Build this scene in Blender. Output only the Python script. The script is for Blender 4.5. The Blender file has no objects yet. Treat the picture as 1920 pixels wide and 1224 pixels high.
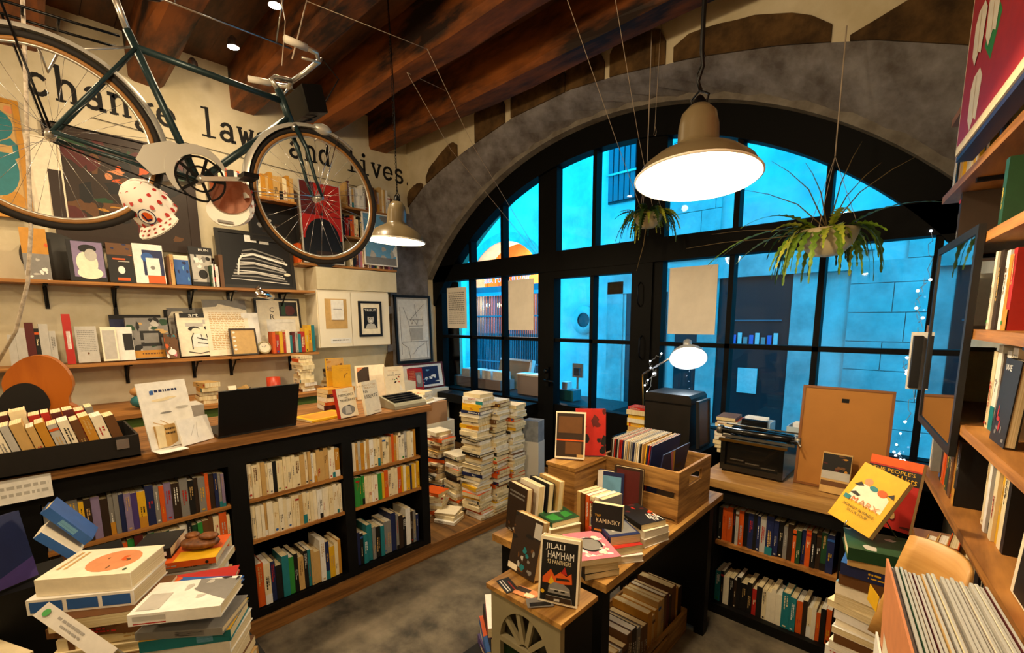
import bpy, math, random
from mathutils import Vector, Matrix, Euler
R = math.radians
scene = bpy.context.scene
col = scene.collection
# ------------------------------------------------------------ camera
CAMP = Vector((0, 0, 1.65)); YAW, PIT, ROL, FPX, CYP = -0.7595, -0.1422, -0.0056, 855.5, 720.0
_f = Vector((math.sin(YAW)*math.cos(PIT), math.cos(YAW)*math.cos(PIT), math.sin(PIT)))
_r = Vector((math.cos(YAW), -math.sin(YAW), 0)); _u = _r.cross(_f)
_r, _u = math.cos(ROL)*_r + math.sin(ROL)*_u, -math.sin(ROL)*_r + math.cos(ROL)*_u
cam = bpy.data.objects.new('camera', bpy.data.cameras.new('camera')); col.objects.link(cam)
cam.matrix_world = Matrix(((_r.x, _u.x, -_f.x, CAMP.x), (_r.y, _u.y, -_f.y, CAMP.y), (_r.z, _u.z, -_f.z, CAMP.z), (0, 0, 0, 1)))
cam.data.sensor_width = 36; cam.data.lens = 36*FPX/1920; cam.data.shift_y = (CYP-612)/1920
cam.data.clip_start = .05; cam.data.clip_end = 200
scene.camera = cam
# ------------------------------------------------------------ world, exposure
w = bpy.data.worlds.new('dusk'); scene.world = w; w.use_nodes = True
w.node_tree.nodes['Background'].inputs[0].default_value = (.003, .44, .92, 1)
w.node_tree.nodes['Background'].inputs[1].default_value = 5.0
vs = scene.view_settings
vs.view_transform = 'Standard'; vs.look = 'None'; vs.gamma = 1; vs.use_curve_mapping = False; vs.exposure = 0.7
scene.cycles.max_bounces = 6; scene.cycles.diffuse_bounces = 3; scene.cycles.glossy_bounces = 3
scene.cycles.transparent_max_bounces = 12; scene.cycles.caustics_reflective = False; scene.cycles.caustics_refractive = False
scene.cycles.sample_clamp_indirect = 4.0
LAMPS = 1.0
WARM = (1.0, .75, .45)
def lamp(name, kind, loc, power, color=WARM, size=.05, aim=None, parent=None, cone=80, blend=.6):
    l = bpy.data.lights.new(name, kind); l.energy = power*LAMPS; l.color = color
    if kind == 'AREA': l.size = size
    else: l.shadow_soft_size = size
    if kind == 'SPOT': l.spot_size = R(cone); l.spot_blend = blend
    o = bpy.data.objects.new(name, l); col.objects.link(o); o.location = loc
    if aim is not None: o.rotation_euler = (Vector(aim)-Vector(loc)).to_track_quat('-Z', 'Y').to_euler()
    return o
# ceiling spots above the counter, then unseen fill lights without fixtures, added to brighten the shop
lamp('ceiling_spot_light', 'SPOT', (-3.66, 1.17, 3.42), 40, aim=(-4.83, 1.0, 2.2), cone=150, blend=1)
lamp('ceiling_spot_light', 'SPOT', (-3.04, 1.2, 3.42), 75, aim=(-2.7, .9, 1.0), cone=150, blend=1)
lamp('ceiling_spot_light', 'SPOT', (-3.3, -.2, 3.42), 50, aim=(-3.6, .3, 1.2), cone=150, blend=1)
lamp('shop_fill_light', 'POINT', (-1.1, -.2, 2.9), 66, size=.12)
lamp('shop_fill_light', 'POINT', (-2.9, -1.4, 2.7), 45, size=.12)
lamp('shop_fill_light', 'POINT', (.2, -.7, 2.6), 14, size=.12)
# ------------------------------------------------------------ helpers
def ray(x, y): return _f + _r*((x-960)/FPX) - _u*((y-CYP)/FPX)
def px(x, y, ax, v):
    d = ray(x, y); i = 'XYZ'.index(ax); return CAMP + d*((v-CAMP[i])/d[i])
def pd(x, y, dist): return CAMP + ray(x, y)*dist
def lin(h):
    h = h.lstrip('#'); c = [int(h[i:i+2], 16)/255 for i in (0, 2, 4)]
    return tuple(v/12.92 if v <= .04045 else ((v+.055)/1.055)**2.4 for v in c) + (1,)
MATS = {}
def mat(name, color, rough=.7, metal=0., noise=0., scale=(8, 8, 8), color2=None, emit=0., bump=0., spec=.4, detail=5, lo=.35, hi=.65, coat=0.):
    if name in MATS: return MATS[name]
    m = bpy.data.materials.new(name); m.use_nodes = True; nt = m.node_tree; b = nt.nodes['Principled BSDF']
    c = lin(color) if isinstance(color, str) else color
    b.inputs['Base Color'].default_value = c; b.inputs['Roughness'].default_value = rough; b.inputs['Metallic'].default_value = metal
    b.inputs['Specular IOR Level'].default_value = spec; b.inputs['Coat Weight'].default_value = coat
    if noise or color2 or bump:
        tc = nt.nodes.new('ShaderNodeTexCoord'); mp = nt.nodes.new('ShaderNodeMapping'); nz = nt.nodes.new('ShaderNodeTexNoise')
        mp.inputs['Scale'].default_value = scale; nz.inputs['Scale'].default_value = 1; nz.inputs['Detail'].default_value = detail; nz.inputs['Roughness'].default_value = .62
        nt.links.new(tc.outputs['Object'], mp.inputs[0]); nt.links.new(mp.outputs[0], nz.inputs['Vector'])
        rp = nt.nodes.new('ShaderNodeValToRGB'); nt.links.new(nz.outputs['Fac'], rp.inputs[0])
        c2 = lin(color2) if color2 else tuple(v*(1-noise) for v in c[:3]) + (1,)
        rp.color_ramp.elements[0].position = lo; rp.color_ramp.elements[1].position = hi
        rp.color_ramp.elements[0].color = c2; rp.color_ramp.elements[1].color = c
        nt.links.new(rp.outputs[0], b.inputs['Base Color'])
        if bump:
            bp = nt.nodes.new('ShaderNodeBump'); bp.inputs['Strength'].default_value = bump; bp.inputs['Distance'].default_value = .01
            nt.links.new(nz.outputs['Fac'], bp.inputs['Height']); nt.links.new(bp.outputs[0], b.inputs['Normal'])
    if emit:
        b.inputs['Emission Color'].default_value = c; b.inputs['Emission Strength'].default_value = emit
    MATS[name] = m; return m
def glassmat(name='window_glass'):
    if name in MATS: return MATS[name]
    m = bpy.data.materials.new(name); m.use_nodes = True; nt = m.node_tree; nt.nodes.remove(nt.nodes['Principled BSDF'])
    out = nt.nodes['Material Output']; mx = nt.nodes.new('ShaderNodeMixShader'); tr = nt.nodes.new('ShaderNodeBsdfTransparent'); gl = nt.nodes.new('ShaderNodeBsdfGlossy'); fr = nt.nodes.new('ShaderNodeFresnel')
    gl.inputs['Roughness'].default_value = .02; fr.inputs[0].default_value = 1.45
    nt.links.new(fr.outputs[0], mx.inputs[0]); nt.links.new(tr.outputs[0], mx.inputs[1]); nt.links.new(gl.outputs[0], mx.inputs[2]); nt.links.new(mx.outputs[0], out.inputs[0])
    MATS[name] = m; return m
PAL = dict(cream='efdfb6', ivory='f4ead0', white='f1efe8', tan='cba565', ochre='c58a28', yellow='e2b01c', orange='d85a17', red='b3251c', maroon='561a18', green='2f8a38',
           darkgreen='1c4527', teal='1f7a84', blue='2a5ca6', navy='1a2450', purple='483776', lilac='88789c', grey='84827e', lightgrey='bdbab2', black='121111', brown='67421f', pink='d47c8c', skyblue='6fa9cf', darkbrown='2f2014', peach='d98e5c')
CNAME = dict(darkgreen='dark green', lightgrey='light grey', skyblue='sky blue', darkbrown='dark brown')
def C(name):   # printed paper / card colour
    if name not in PAL: return mat('ink_'+name, name, .55)
    return mat('card_'+name, PAL[name], .5, noise=.14, scale=(25, 25, 25))
PAGES = mat('book_pages', 'e9dbb4', .9, color2='c9b585', scale=(900, 3, 3), detail=2)
WPAGES = mat('white_pages', 'f0ece0', .9, color2='d4cdb8', scale=(900, 3, 3), detail=2)
WOOD = mat('shelf_pine', 'b97f3e', .55, color2='7e4f20', scale=(14, 2, 60), bump=.1)
OAK = mat('counter_oak', '9c6a34', .5, color2='5c3a17', scale=(40, 1.5, 40), bump=.1)
BLACKP = mat('black_painted_wood', '0a0908', .55, noise=.5, scale=(6, 6, 6), spec=.2)
BLACKM = mat('black_metal', '0c0c0d', .4, metal=.6)
IRON = mat('window_iron', '030303', .6, spec=.12)
PLASTER = mat('cream_plaster', 'ddd3b8', .95, color2='c9bd9c', scale=(3, 3, 3), bump=.25)
WHITEP = mat('white_paint', 'efe6cf', .55, noise=.05, scale=(4, 4, 4))
STEEL = mat('steel', 'c7c9cb', .25, metal=1.)
CHROME = mat('chrome', 'e6e6e6', .12, metal=1.)
class MB:
    def __init__(s): s.v = []; s.f = []; s.mi = []; s.m = []; s.M = Matrix(); s.sm = []
    def _mi(s, m):
        if isinstance(m, str): m = C(m)
        if m not in s.m: s.m.append(m)
        return s.m.index(m)
    def add(s, vs, fs, m, smooth=False):
        n = len(s.v); s.v += [s.M @ Vector(v) for v in vs]; k = s._mi(m)
        for f in fs: s.f.append([n+i for i in f]); s.mi.append(k); s.sm.append(smooth)
        return s
    def box(s, a, b, m):
        x0, y0, z0 = a; x1, y1, z1 = b
        return s.add([(x0, y0, z0), (x1, y0, z0), (x1, y1, z0), (x0, y1, z0), (x0, y0, z1), (x1, y0, z1), (x1, y1, z1), (x0, y1, z1)],
                     [(0, 3, 2, 1), (4, 5, 6, 7), (0, 1, 5, 4), (1, 2, 6, 5), (2, 3, 7, 6), (3, 0, 4, 7)], m)
    def quad(s, p, m): return s.add(p, [tuple(range(len(p)))], m)
    def bar(s, a, b, wd, dp, m, up=(0, 0, 1)):
        a, b = Vector(a), Vector(b); t = (b-a).normalized(); u = Vector(up)
        if abs(t.dot(u)) > .98: u = Vector((1, 0, 0))
        x = t.cross(u).normalized(); y = x.cross(t)
        P = [a + x*sx*wd/2 + y*sy*dp/2 for sx, sy in ((-1, -1), (1, -1), (1, 1), (-1, 1))]; Q = [p+(b-a) for p in P]
        return s.add(P+Q, [(0, 3, 2, 1), (4, 5, 6, 7), (0, 1, 5, 4), (1, 2, 6, 5), (2, 3, 7, 6), (3, 0, 4, 7)], m)
    def tube(s, pts, r, m, n=8, closed=False):
        pts = [Vector(p) for p in pts]; N = len(pts); rs = r if isinstance(r, (list, tuple)) else [r]*N
        vs = []; prev = None
        for i, p in enumerate(pts):
            t = (pts[(i+1) % N]-pts[i-1]) if closed else (pts[min(i+1, N-1)]-pts[max(i-1, 0)])
            if t.length < 1e-9: t = Vector((0, 0, 1))
            t.normalize()
            if prev is None: prev = t.orthogonal().normalized()
            x = (prev - t*prev.dot(t)); x = x.normalized() if x.length > 1e-6 else t.orthogonal().normalized(); prev = x; y = t.cross(x)
            vs += [p + (x*math.cos(2*math.pi*k/n) + y*math.sin(2*math.pi*k/n))*rs[i] for k in range(n)]
        fs = []
        for i in range(N if closed else N-1):
            j = (i+1) % N
            fs += [(i*n+k, i*n+(k+1) % n, j*n+(k+1) % n, j*n+k) for k in range(n)]
        if not closed: fs += [tuple(range(n))[::-1], tuple((N-1)*n+k for k in range(n))]
        return s.add(vs, fs, m, True)
    def lathe(s, prof, m, n=32, smooth=True):
        vs = []; fs = []
        for r, z in prof: vs += [(r*math.cos(2*math.pi*k/n), r*math.sin(2*math.pi*k/n), z) for k in range(n)]
        for i in range(len(prof)-1): fs += [(i*n+k, i*n+(k+1) % n, (i+1)*n+(k+1) % n, (i+1)*n+k) for k in range(n)]
        return s.add(vs, fs, m, smooth)
    def ball(s, c, r, m, n=12, sc=(1, 1, 1)):
        c = Vector(c); vs = []; fs = []; h = n//2
        for i in range(h+1):
            a = math.pi*i/h
            vs += [c + Vector((r*sc[0]*math.sin(a)*math.cos(2*math.pi*k/n), r*sc[1]*math.sin(a)*math.sin(2*math.pi*k/n), r*sc[2]*math.cos(a))) for k in range(n)]
        for i in range(h): fs += [(i*n+k, (i+1)*n+k, (i+1)*n+(k+1) % n, i*n+(k+1) % n) for k in range(n)]
        return s.add(vs, fs, m, True)
    def prism(s, poly, y0, y1, m, M=None):   # poly in (x,z), extruded along y
        n = len(poly); P = [(x, y0, z) for x, z in poly] + [(x, y1, z) for x, z in poly]
        if M is not None: P = [M @ Vector(p) for p in P]
        return s.add(P, [tuple(range(n)), tuple(range(2*n-1, n-1, -1))] + [(i, i+n, (i+1) % n+n, (i+1) % n) for i in range(n)], m)
    def build(s, name, parent=None, label=None, cat=None, group=None, kind=None, org=None):
        me = bpy.data.meshes.new(name); o = bpy.data.objects.new(name, me); col.objects.link(o)
        if org is None and parent is None and cat and s.v:
            lo = [min(v[i] for v in s.v) for i in range(3)]; hi = [max(v[i] for v in s.v) for i in range(3)]
            org = ((lo[0]+hi[0])/2, (lo[1]+hi[1])/2, lo[2])
        O = Vector(org) if org is not None else Vector((0, 0, 0))
        me.from_pydata([tuple(v-O) for v in s.v], [], s.f)
        if parent is None: o.location = O
        for m in s.m: me.materials.append(m)
        me.polygons.foreach_set('material_index', s.mi); me.polygons.foreach_set('use_smooth', s.sm); me.update()
        if parent is not None: o.parent = parent; o.matrix_parent_inverse = parent_inv(parent)
        return tag(o, label, cat, group, kind)
def parent_inv(p):
    if p.parent is not None: return Matrix()
    return (Matrix.Translation(p.location) @ Euler(p.rotation_euler).to_matrix().to_4x4()).inverted()
def tag(o, label=None, cat=None, group=None, kind=None):
    for k, v in (('label', label), ('category', cat), ('group', group), ('kind', kind)):
        if v: o[k] = v
    return o
def thing(name, label, cat, loc, group=None):
    o = bpy.data.objects.new(name, None); col.objects.link(o); o.location = loc; o.empty_display_size = .05
    return tag(o, label, cat, group)
_tc = {}
def text_geo(t):
    if t in _tc: return _tc[t]
    cu = bpy.data.curves.new('t', 'FONT'); cu.body = t; cu.size = 1; cu.resolution_u = 2; ob = bpy.data.objects.new('t', cu); col.objects.link(ob)
    dg = bpy.context.evaluated_depsgraph_get(); me = ob.evaluated_get(dg).to_mesh()
    vs = [tuple(v.co) for v in me.vertices]; fs = [tuple(p.vertices) for p in me.polygons]
    ob.evaluated_get(dg).to_mesh_clear(); bpy.data.objects.remove(ob); bpy.data.curves.remove(cu)
    x0 = min(v[0] for v in vs); x1 = max(v[0] for v in vs); y0 = min(v[1] for v in vs); y1 = max(v[1] for v in vs)
    _tc[t] = ([((v[0]-x0)/(x1-x0), (v[1]-y0)/(y1-y0)) for v in vs], fs); return _tc[t]
def face_art(mb, O, U, V, N, art):
    """flat printed shapes on the face O + u*U + v*V, raised a hair along N"""
    O, U, V, N = Vector(O), Vector(U), Vector(V), Vector(N)
    for i, a in enumerate(art):
        k, c, p = a[0], a[1], a[2:]; e = N*(.0004+.00025*i); P = lambda u, v: O + U*u + V*v + e
        if k == 'r': u0, v0, u1, v1 = p; mb.quad([P(u0, v0), P(u1, v0), P(u1, v1), P(u0, v1)], c)
        elif k == 'e': cu, cv, ru, rv = p; mb.quad([P(cu+ru*math.cos(t*math.pi/10), cv+rv*math.sin(t*math.pi/10)) for t in range(20)], c)
        elif k == 'p': mb.quad([P(*q) for q in p[0]], c)
        elif k == 'l':   # stroke
            pts, wd = p
            for q0, q1 in zip(pts, pts[1:]):
                a0, a1 = P(*q0), P(*q1); d = (a1-a0); s = N.normalized().cross(d).normalized()*wd/2; mb.quad([a0-s, a1-s, a1+s, a0+s], c)
        elif k == 't':
            s, u0, v0, u1, v1 = p; vs, fs = text_geo(s); mb.add([P(u0+x*(u1-u0), v0+y*(v1-v0)) for x, y in vs], fs, c)
        elif k == 'g':   # rows of small illegible glyph marks
            u0, v0, u1, v1, rows, seed = p; rg = random.Random(seed); h = (v1-v0)/rows
            for j in range(rows):
                u = u0
                while u < u1:
                    wd = rg.uniform(.03, .09)*(u1-u0+.3); e1 = min(u1, u+wd); mb.quad([P(u, v0+j*h+h*.25), P(e1, v0+j*h+h*.25), P(e1, v0+j*h+h*.7), P(u, v0+j*h+h*.7)], c); u += wd+.02
        elif k == 'b':   # blotches for a photographic or painted print
            u0, v0, u1, v1, n, cols, seed = a[1:]; rg = random.Random(seed)
            for j in range(n):
                cu, cv = rg.uniform(u0, u1), rg.uniform(v0, v1); ru, rv = rg.uniform(.04, .16)*(u1-u0), rg.uniform(.03, .13)*(v1-v0)
                ph = rg.random()*6; nn = 9; ee = N*(.00001*j)
                pts = []
                for t in range(nn):
                    r_ = rg.uniform(.6, 1.2); a_ = ph+t*2*math.pi/nn
                    pts.append(P(min(u1, max(u0, cu+ru*r_*math.cos(a_))), min(v1, max(v0, cv+rv*r_*math.sin(a_))))+ee)
                mb.quad(pts, rg.choice(cols))
# ------------------------------------------------------------ books
BOOKS = []
def Tm(x, y, z): return Matrix.Translation((x, y, z))
def Rz(a): return Matrix.Rotation(a, 4, 'Z')
def Ry(a): return Matrix.Rotation(a, 4, 'Y')
def Rx(a): return Matrix.Rotation(a, 4, 'X')
FLAT = Matrix(((0, 0, -1, 0), (0, 1, 0, 0), (1, 0, 0, 0), (0, 0, 0, 1)))   # lying, front cover up, spine facing -Y, length along X
def book(M, t, h, d, color='cream', label='', group=None, name='paperback_book', front=None, back=None, spine=None, pages=None, keep=False, open_=0, seed=0):
    BOOKS.append(dict(M=M, t=t, h=h, d=d, c=color, label=label, group=group, name=name, front=front, back=back, spine=spine, pages=pages, keep=keep, seed=seed))
def book_geo(mb, b):
    t, h, d, c = b['t'], b['h'], b['d'], b['c']; hb = b['name'] in ('hardback_book', 'art_book'); cv = C(c)
    ct = .0025 if hb else .0008; ins = .003 if hb else .0003; M0 = mb.M; mb.M = M0 @ b['M']
    mb.box((0, 0, 0), (ct, d, h), cv); mb.box((t-ct, 0, 0), (t, d, h), cv); mb.box((ct, 0, 0), (t-ct, ct*1.2, h), cv)
    mb.M = M0; return ct, ins
def build_book(b, mb=None):
    solo = mb is None
    if solo: mb = MB()
    t, h, d, c = b['t'], b['h'], b['d'], b['c']; rg = random.Random(b['seed'])
    if solo: M = b['M']; Z = Matrix(); bb = dict(b); bb['M'] = Z
    else: bb = b; Z = b['M']
    ct, ins = book_geo(mb, bb)
    sv = mb.M; mb.M = mb.M @ Z
    pm = b['pages'] or (PAGES if rg.random() < .75 else WPAGES)
    if b['spine'] is None:
        lt = c in ('cream', 'ivory', 'white', 'tan', 'yellow', 'lightgrey', 'skyblue', 'pink', 'peach'); ink = rg.choice(['black', 'brown', 'grey', 'tan', 'red']) if lt else rg.choice(['white', 'yellow', 'cream', 'tan', 'red', 'lightgrey'])
        art = []; k = rg.random(); v0 = rg.uniform(.15, .6); v1 = min(.93, v0+rg.uniform(.15, .5))
        if t > .008 and rg.random() < .75:
            for row in range(1 if t < .02 else 2):
                wd = rg.uniform(.1, .2); u = (.3+row*.3) if t >= .02 else .5-wd/2; v = v0+row*.1
                while v < v1: l = rg.uniform(.004, .016)/h; art.append(('r', ink, u, v, u+wd, min(v+l, v1))); v += l+rg.choice([.012, .02, .012])
            if k < .25: art.append(('r', ink, .3, .05, .7, .05+.008/h))
            elif k < .4: art.append(('e', rg.choice(['red', 'black', 'blue', 'green']), .5, .1, .25, .25*t/h))
            elif k < .5: art.append(('r', rg.choice(['red', 'black', 'brown', 'blue', 'orange']), 0, .84, 1, .9))
            elif k < .58: art.append(('r', rg.choice(['white', 'black', 'ochre', 'teal']), 0, .0, 1, rg.uniform(.1, .4)))
    else: art = b['spine']
    face_art(mb, (0, 0, 0), (t, 0, 0), (0, 0, h), (0, -1, 0), art)
    if b['front']: face_art(mb, (t, 0, 0), (0, d, 0), (0, 0, h), (1, 0, 0), b['front'])
    if b['back']: face_art(mb, (0, d, 0), (0, -d, 0), (0, 0, h), (-1, 0, 0), b['back'])
    mb.M = sv
    if solo:
        o = mb.build(b['name'], label=b['label'], cat='book' if 'book' in b['name'] else 'magazine', group=b['group'], org=(0, 0, 0)); o.matrix_world = M
        p = MB(); p.box((ct, ct*1.2, ins), (t-ct, d-ins, h-ins), pm)
        me = p.build('pages', kind=None); me.parent = o
        return o
    mb.M = sv @ Z; mb.box((ct, ct*1.2, ins), (t-ct, d-ins, h-ins), pm); mb.M = sv
ORD = 'first second third fourth fifth sixth seventh eighth ninth tenth eleventh twelfth thirteenth fourteenth fifteenth sixteenth seventeenth eighteenth nineteenth'.split()
def ordn(i):
    if i <= 19: return ORD[i-1]
    T = {2: 'twenty', 3: 'thirty', 4: 'forty', 5: 'fifty', 6: 'sixty'}; Tt = {2: 'twentieth', 3: 'thirtieth', 4: 'fortieth', 5: 'fiftieth', 6: 'sixtieth'}
    return Tt[i//10] if i % 10 == 0 else T[i//10] + '-' + ORD[i % 10-1]
def cn(c): return CNAME.get(c, c)
def kindword(n): return {'paperback_book': 'paperback', 'hardback_book': 'hardback', 'art_book': 'large hardback'}[n]
def row(org, a, f, length, cols, where, group, h=(.165, .19), t=(.012, .028), d=(.105, .12), seed=1, hb=.0, lean=0, rev=False, gap=.0006, inset=(.0, .012), cmap=None, pages=None, hide=None):
    """a row of upright books: a = direction of the row (seen left to right), f = way the spines face"""
    rg = random.Random(seed); a = Vector(a).normalized(); f = Vector(f).normalized(); up = Vector((0, 0, 1)); s = 0; i = 0; org = Vector(org)
    while True:
        hbk = rg.random() < hb; tt = rg.uniform(*t)*(1.25 if hbk else 1); hh = rg.uniform(*h)*(1.05 if hbk else 1); dd = rg.uniform(*d)
        if s+tt > length: break
        i += 1; c = cols[i-1] if isinstance(cols, list) and cmap else rg.choice(cols)
        O = org + a*s - f*rg.uniform(*inset)
        M = Matrix(((a.x, -f.x, 0, O.x), (a.y, -f.y, 0, O.y), (0, 0, 1, O.z), (0, 0, 0, 1)))
        if lean: M = M @ Tm(0, 0, 0) @ Ry(R(lean))
        nm = 'hardback_book' if hbk else 'paperback_book'
        book(M, tt, hh, dd, c, '%s %s, %s from left, %s' % (cn(c), kindword(nm), ordn(i), where), group, nm, seed=seed*100+i, pages=pages)
        s += tt+gap+(.0 if not lean else .003)
def pile(x, y, z, n, cols, where, group, seed=1, wob=0, yaw=0, spread=6, h=(.17, .2), t=(.014, .03), d=(.11, .125), hb=0, order='top', flip=.3, pages=None, off=.008):
    """a stack of books lying flat"""
    rg = random.Random(seed); L = []
    for i in range(n):
        hbk = rg.random() < hb; tt = rg.uniform(*t); hh = rg.uniform(*h); dd = rg.uniform(*d); c = rg.choice(cols)
        ya = R(yaw+rg.uniform(-spread, spread)+(180 if rg.random() < flip else 0))
        M = Tm(x+rg.uniform(-off, off)+wob*math.sin(i*.35+seed), y+rg.uniform(-off, off)+wob*.7*math.cos(i*.27+seed*2), z) @ Rz(ya) @ Tm(hh/2, -dd/2, 0) @ FLAT
        nm = 'hardback_book' if hbk else 'paperback_book'
        book(M, tt, hh, dd, c, '%s %s, %s from top of %s' % (cn(c), kindword(nm), ordn(n-i), where) if n > 1 else '', group, nm, seed=seed*100+i, pages=pages)
        z += tt+.0006
    return z
# ============================================================ ROOM
WX = -4.83; WY = 3.3; FY = 3.7; CEIL = 3.86
CONC = mat('concrete_floor', '8a7e68', .7, color2='39342b', scale=(4, 4, 4), bump=.15, detail=8, lo=.35, hi=.7)
def struct(mb, name, parent=None): return mb.build(name, parent, kind='structure' if parent is None else None)
m = MB(); m.box((-5.4, -3.2, -.12), (1.3, 3.75, 0), CONC); struct(m, 'floor')
m = MB(); FL = mat('floor_boards', '8a6234', .55, color2='4c3319', scale=(1.5, 22, 3), bump=.1)
for i in range(17):
    x0 = WX+i*.1378; m.box((x0+.0015, -3.2, .001), (x0+.136, 3.64, .09+.0006*(i % 3)), FL)
m.box((WX+17*.1378, -3.2, .001), (-2.475, 3.64, .092), OAK)
struct(m, 'floor_platform')
m = MB(); m.box((WX-.3, -3.2, 0), (WX, 4.1, 4.2), PLASTER); struct(m, 'wall_left')
m = MB(); m.box((WX-.3, -3.5, 0), (1.4, -3.2, 4.2), PLASTER); struct(m, 'wall_back')
# wall behind the right-hand shelves runs 8.7 degrees off the room's axis
RA = R(8.7); RT = Vector((-math.sin(RA), math.cos(RA), 0)); RN = Vector((math.cos(RA), math.sin(RA), 0))
def rp(t, n, z): return RT*t + RN*n + Vector((0, 0, z))
m = MB(); m.add([rp(-3.4, .64, 0), rp(4.1, .64, 0), rp(4.1, .9, 0), rp(-3.4, .9, 0), rp(-3.4, .64, 4.2), rp(4.1, .64, 4.2), rp(4.1, .9, 4.2), rp(-3.4, .9, 4.2)],
                [(0, 3, 2, 1), (4, 5, 6, 7), (0, 1, 5, 4), (1, 2, 6, 5), (2, 3, 7, 6), (3, 0, 4, 7)], PLASTER); struct(m, 'wall_right')
CW = mat('ceiling_boards', '6a3f1c', .6, color2='2c170a', scale=(2, 9, 9), bump=.15)
BW = mat('beam_wood', '8e4e1a', .65, color2='1f0e05', scale=(1.3, 5, 5), bump=.3, lo=.38, hi=.62)
m = MB()
for i in range(36): y0 = -3.2+i*.195; m.box((WX, y0, CEIL+.004*(i % 2)), (1.3, y0+.192, CEIL+.05), CW)
m.box((WX-.3, -3.5, CEIL+.05), (1.4, 4.1, 4.2), CW); struct(m, 'ceiling')
for i, (yc, wd) in enumerate([(2.93, .25), (2.24, .25), (1.56, .22), (.86, .22), (.16, .24), (-.55, .24), (-1.25, .24), (-1.95, .24), (-2.65, .24)]):
    m = MB(); rg = random.Random(i); N = 14; P = []
    for k in range(N+1):
        x = WX+k*(6.1/N); j = lambda a: rg.uniform(-a, a)
        P.append([(x, yc-wd/2+j(.012), CEIL+.02), (x, yc-wd/2+j(.012), 3.55+j(.012)), (x, yc-wd/2+.03+j(.01), 3.515+j(.01)), (x, yc+wd/2-.03+j(.01), 3.515+j(.01)), (x, yc+wd/2+j(.012), 3.55+j(.012)), (x, yc+wd/2+j(.012), CEIL+.02)])
    vs = sum(P, []); fs = []
    for k in range(N): fs += [(k*6+q, (k+1)*6+q, (k+1)*6+q+1, k*6+q+1) for q in range(5)]
    m.add(vs, fs, BW); struct(m, 'ceiling_beam')
# ---- window wall: thick stone with a wide segmental arch
CX, CZ, RO, RI = -2.33, .144, 3.2, 2.99
def arcz(x, r): return CZ+math.sqrt(max(0, r*r-(x-CX)**2))
OUT = [(-4.83, 2.98), (-4.5, 3.16), (-4.15, 3.27), (-3.77, 3.37), (-3.11, 3.49), (-2.45, 3.52), (-2.0, 3.48), (-1.42, 3.39), (-.9, 3.27), (-.45, 3.13), (0, 2.93), (.4, 2.68)]
def outz(x):
    for (a, za), (b, zb) in zip(OUT, OUT[1:]):
        if x <= b: return za+(zb-za)*(x-a)/(b-a)
    return OUT[-1][1]
STONE = mat('reveal_stone', '8f8d90', .95, color2='5c5654', scale=(5, 5, 5), bump=.5, detail=9)
VOUS = mat('arch_voussoir', '6a4f2b', .95, color2='33230f', scale=(5, 5, 5), bump=.5, detail=9)
m = MB(); XS = [WX+(.24-WX)*i/60 for i in range(61)]
m.add([(x, WY, z) for x in XS for z in (outz(x), 4.1)], [(2*i, 2*i+2, 2*i+3, 2*i+1) for i in range(60)], PLASTER)
m.box((.24, WY, 0), (1.2, 4.05, 4.1), PLASTER)
m.box((WX-.3, FY+.12, 0), (WX, 4.05, 4.1), STONE)
m.add([(x, y, z) for x in XS for y, z in ((FY+.1, arcz(x, RO)), (FY+.1, 4.1), (4.05, arcz(x, RO)), (4.05, 4.1))], sum([[(4*i, 4*i+4, 4*i+5, 4*i+1), (4*i+2, 4*i+3, 4*i+7, 4*i+6), (4*i, 4*i+2, 4*i+6, 4*i+4)] for i in range(60)], []), PLASTER)
struct(m, 'wall_front')
m = MB(); vs = []; fs = []; K = 8
for i, x in enumerate(XS):
    for k in range(K+1):
        q = k/K; zi = arcz(x, RO); zo = outz(x); j = .012*math.sin(i*2.1+k*3.7)*(0 if k in (0, K) else 1)
        zz = zo+(zi+.02-zo)*(q**.8)+j; vs.append((x, WY+(FY-.12-WY)*q, max(zz, zi)))
for i in range(60):
    for k in range(K): fs.append((i*(K+1)+k, i*(K+1)+k+1, (i+1)*(K+1)+k+1, (i+1)*(K+1)+k))
m.add(vs, fs, STONE, True)
RING = mat('arch_ring_stone', '8d8880', .95, color2='6c665e', scale=(7, 7, 7), bump=.4)
A0 = [math.radians(a) for a in [142-i*(142-30)/48 for i in range(49)]]
vs = [(CX+r*math.cos(a), y, CZ+r*math.sin(a)) for a in A0 for r, y in ((RO+.09, FY-.16), (RO, FY-.16), (RO, FY+.1), (RO+.09, FY+.1))]
m.add(vs, sum([[(4*i+q, 4*i+4+q, 4*i+4+(q+1) % 4, 4*i+(q+1) % 4) for q in range(4)] for i in range(48)], []), RING)
struct(m, 'trim_1')
m = MB(); rg = random.Random(6); L_ = []
for k in range(15): z_ = .1+k*.2; L_.append((2.93+rg.uniform(-.05, .05), z_))
P_ = [(WX+.012, y, z) for y, z in L_]+[(WX+.012, FY-.16, 2.9), (WX+.012, FY-.16, .1)]
m.quad(P_, STONE)
for (ya, za), (yb, zb) in zip(L_, L_[1:]): m.quad([(WX, ya, za), (WX, yb, zb), (WX+.012, yb, zb), (WX+.012, ya, za)], STONE)
for z0_, z1_ in ((1.35, 1.72), (1.8, 2.12), (.95, 1.28)): m.quad([(WX+.016, 2.9, z0_+.03), (WX+.016, 2.99, z0_), (WX+.016, 3.0, z1_), (WX+.016, 2.91, z1_-.02), (WX+.016, 2.87, (z0_+z1_)/2)], VOUS)
struct(m, 'trim_31')
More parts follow.
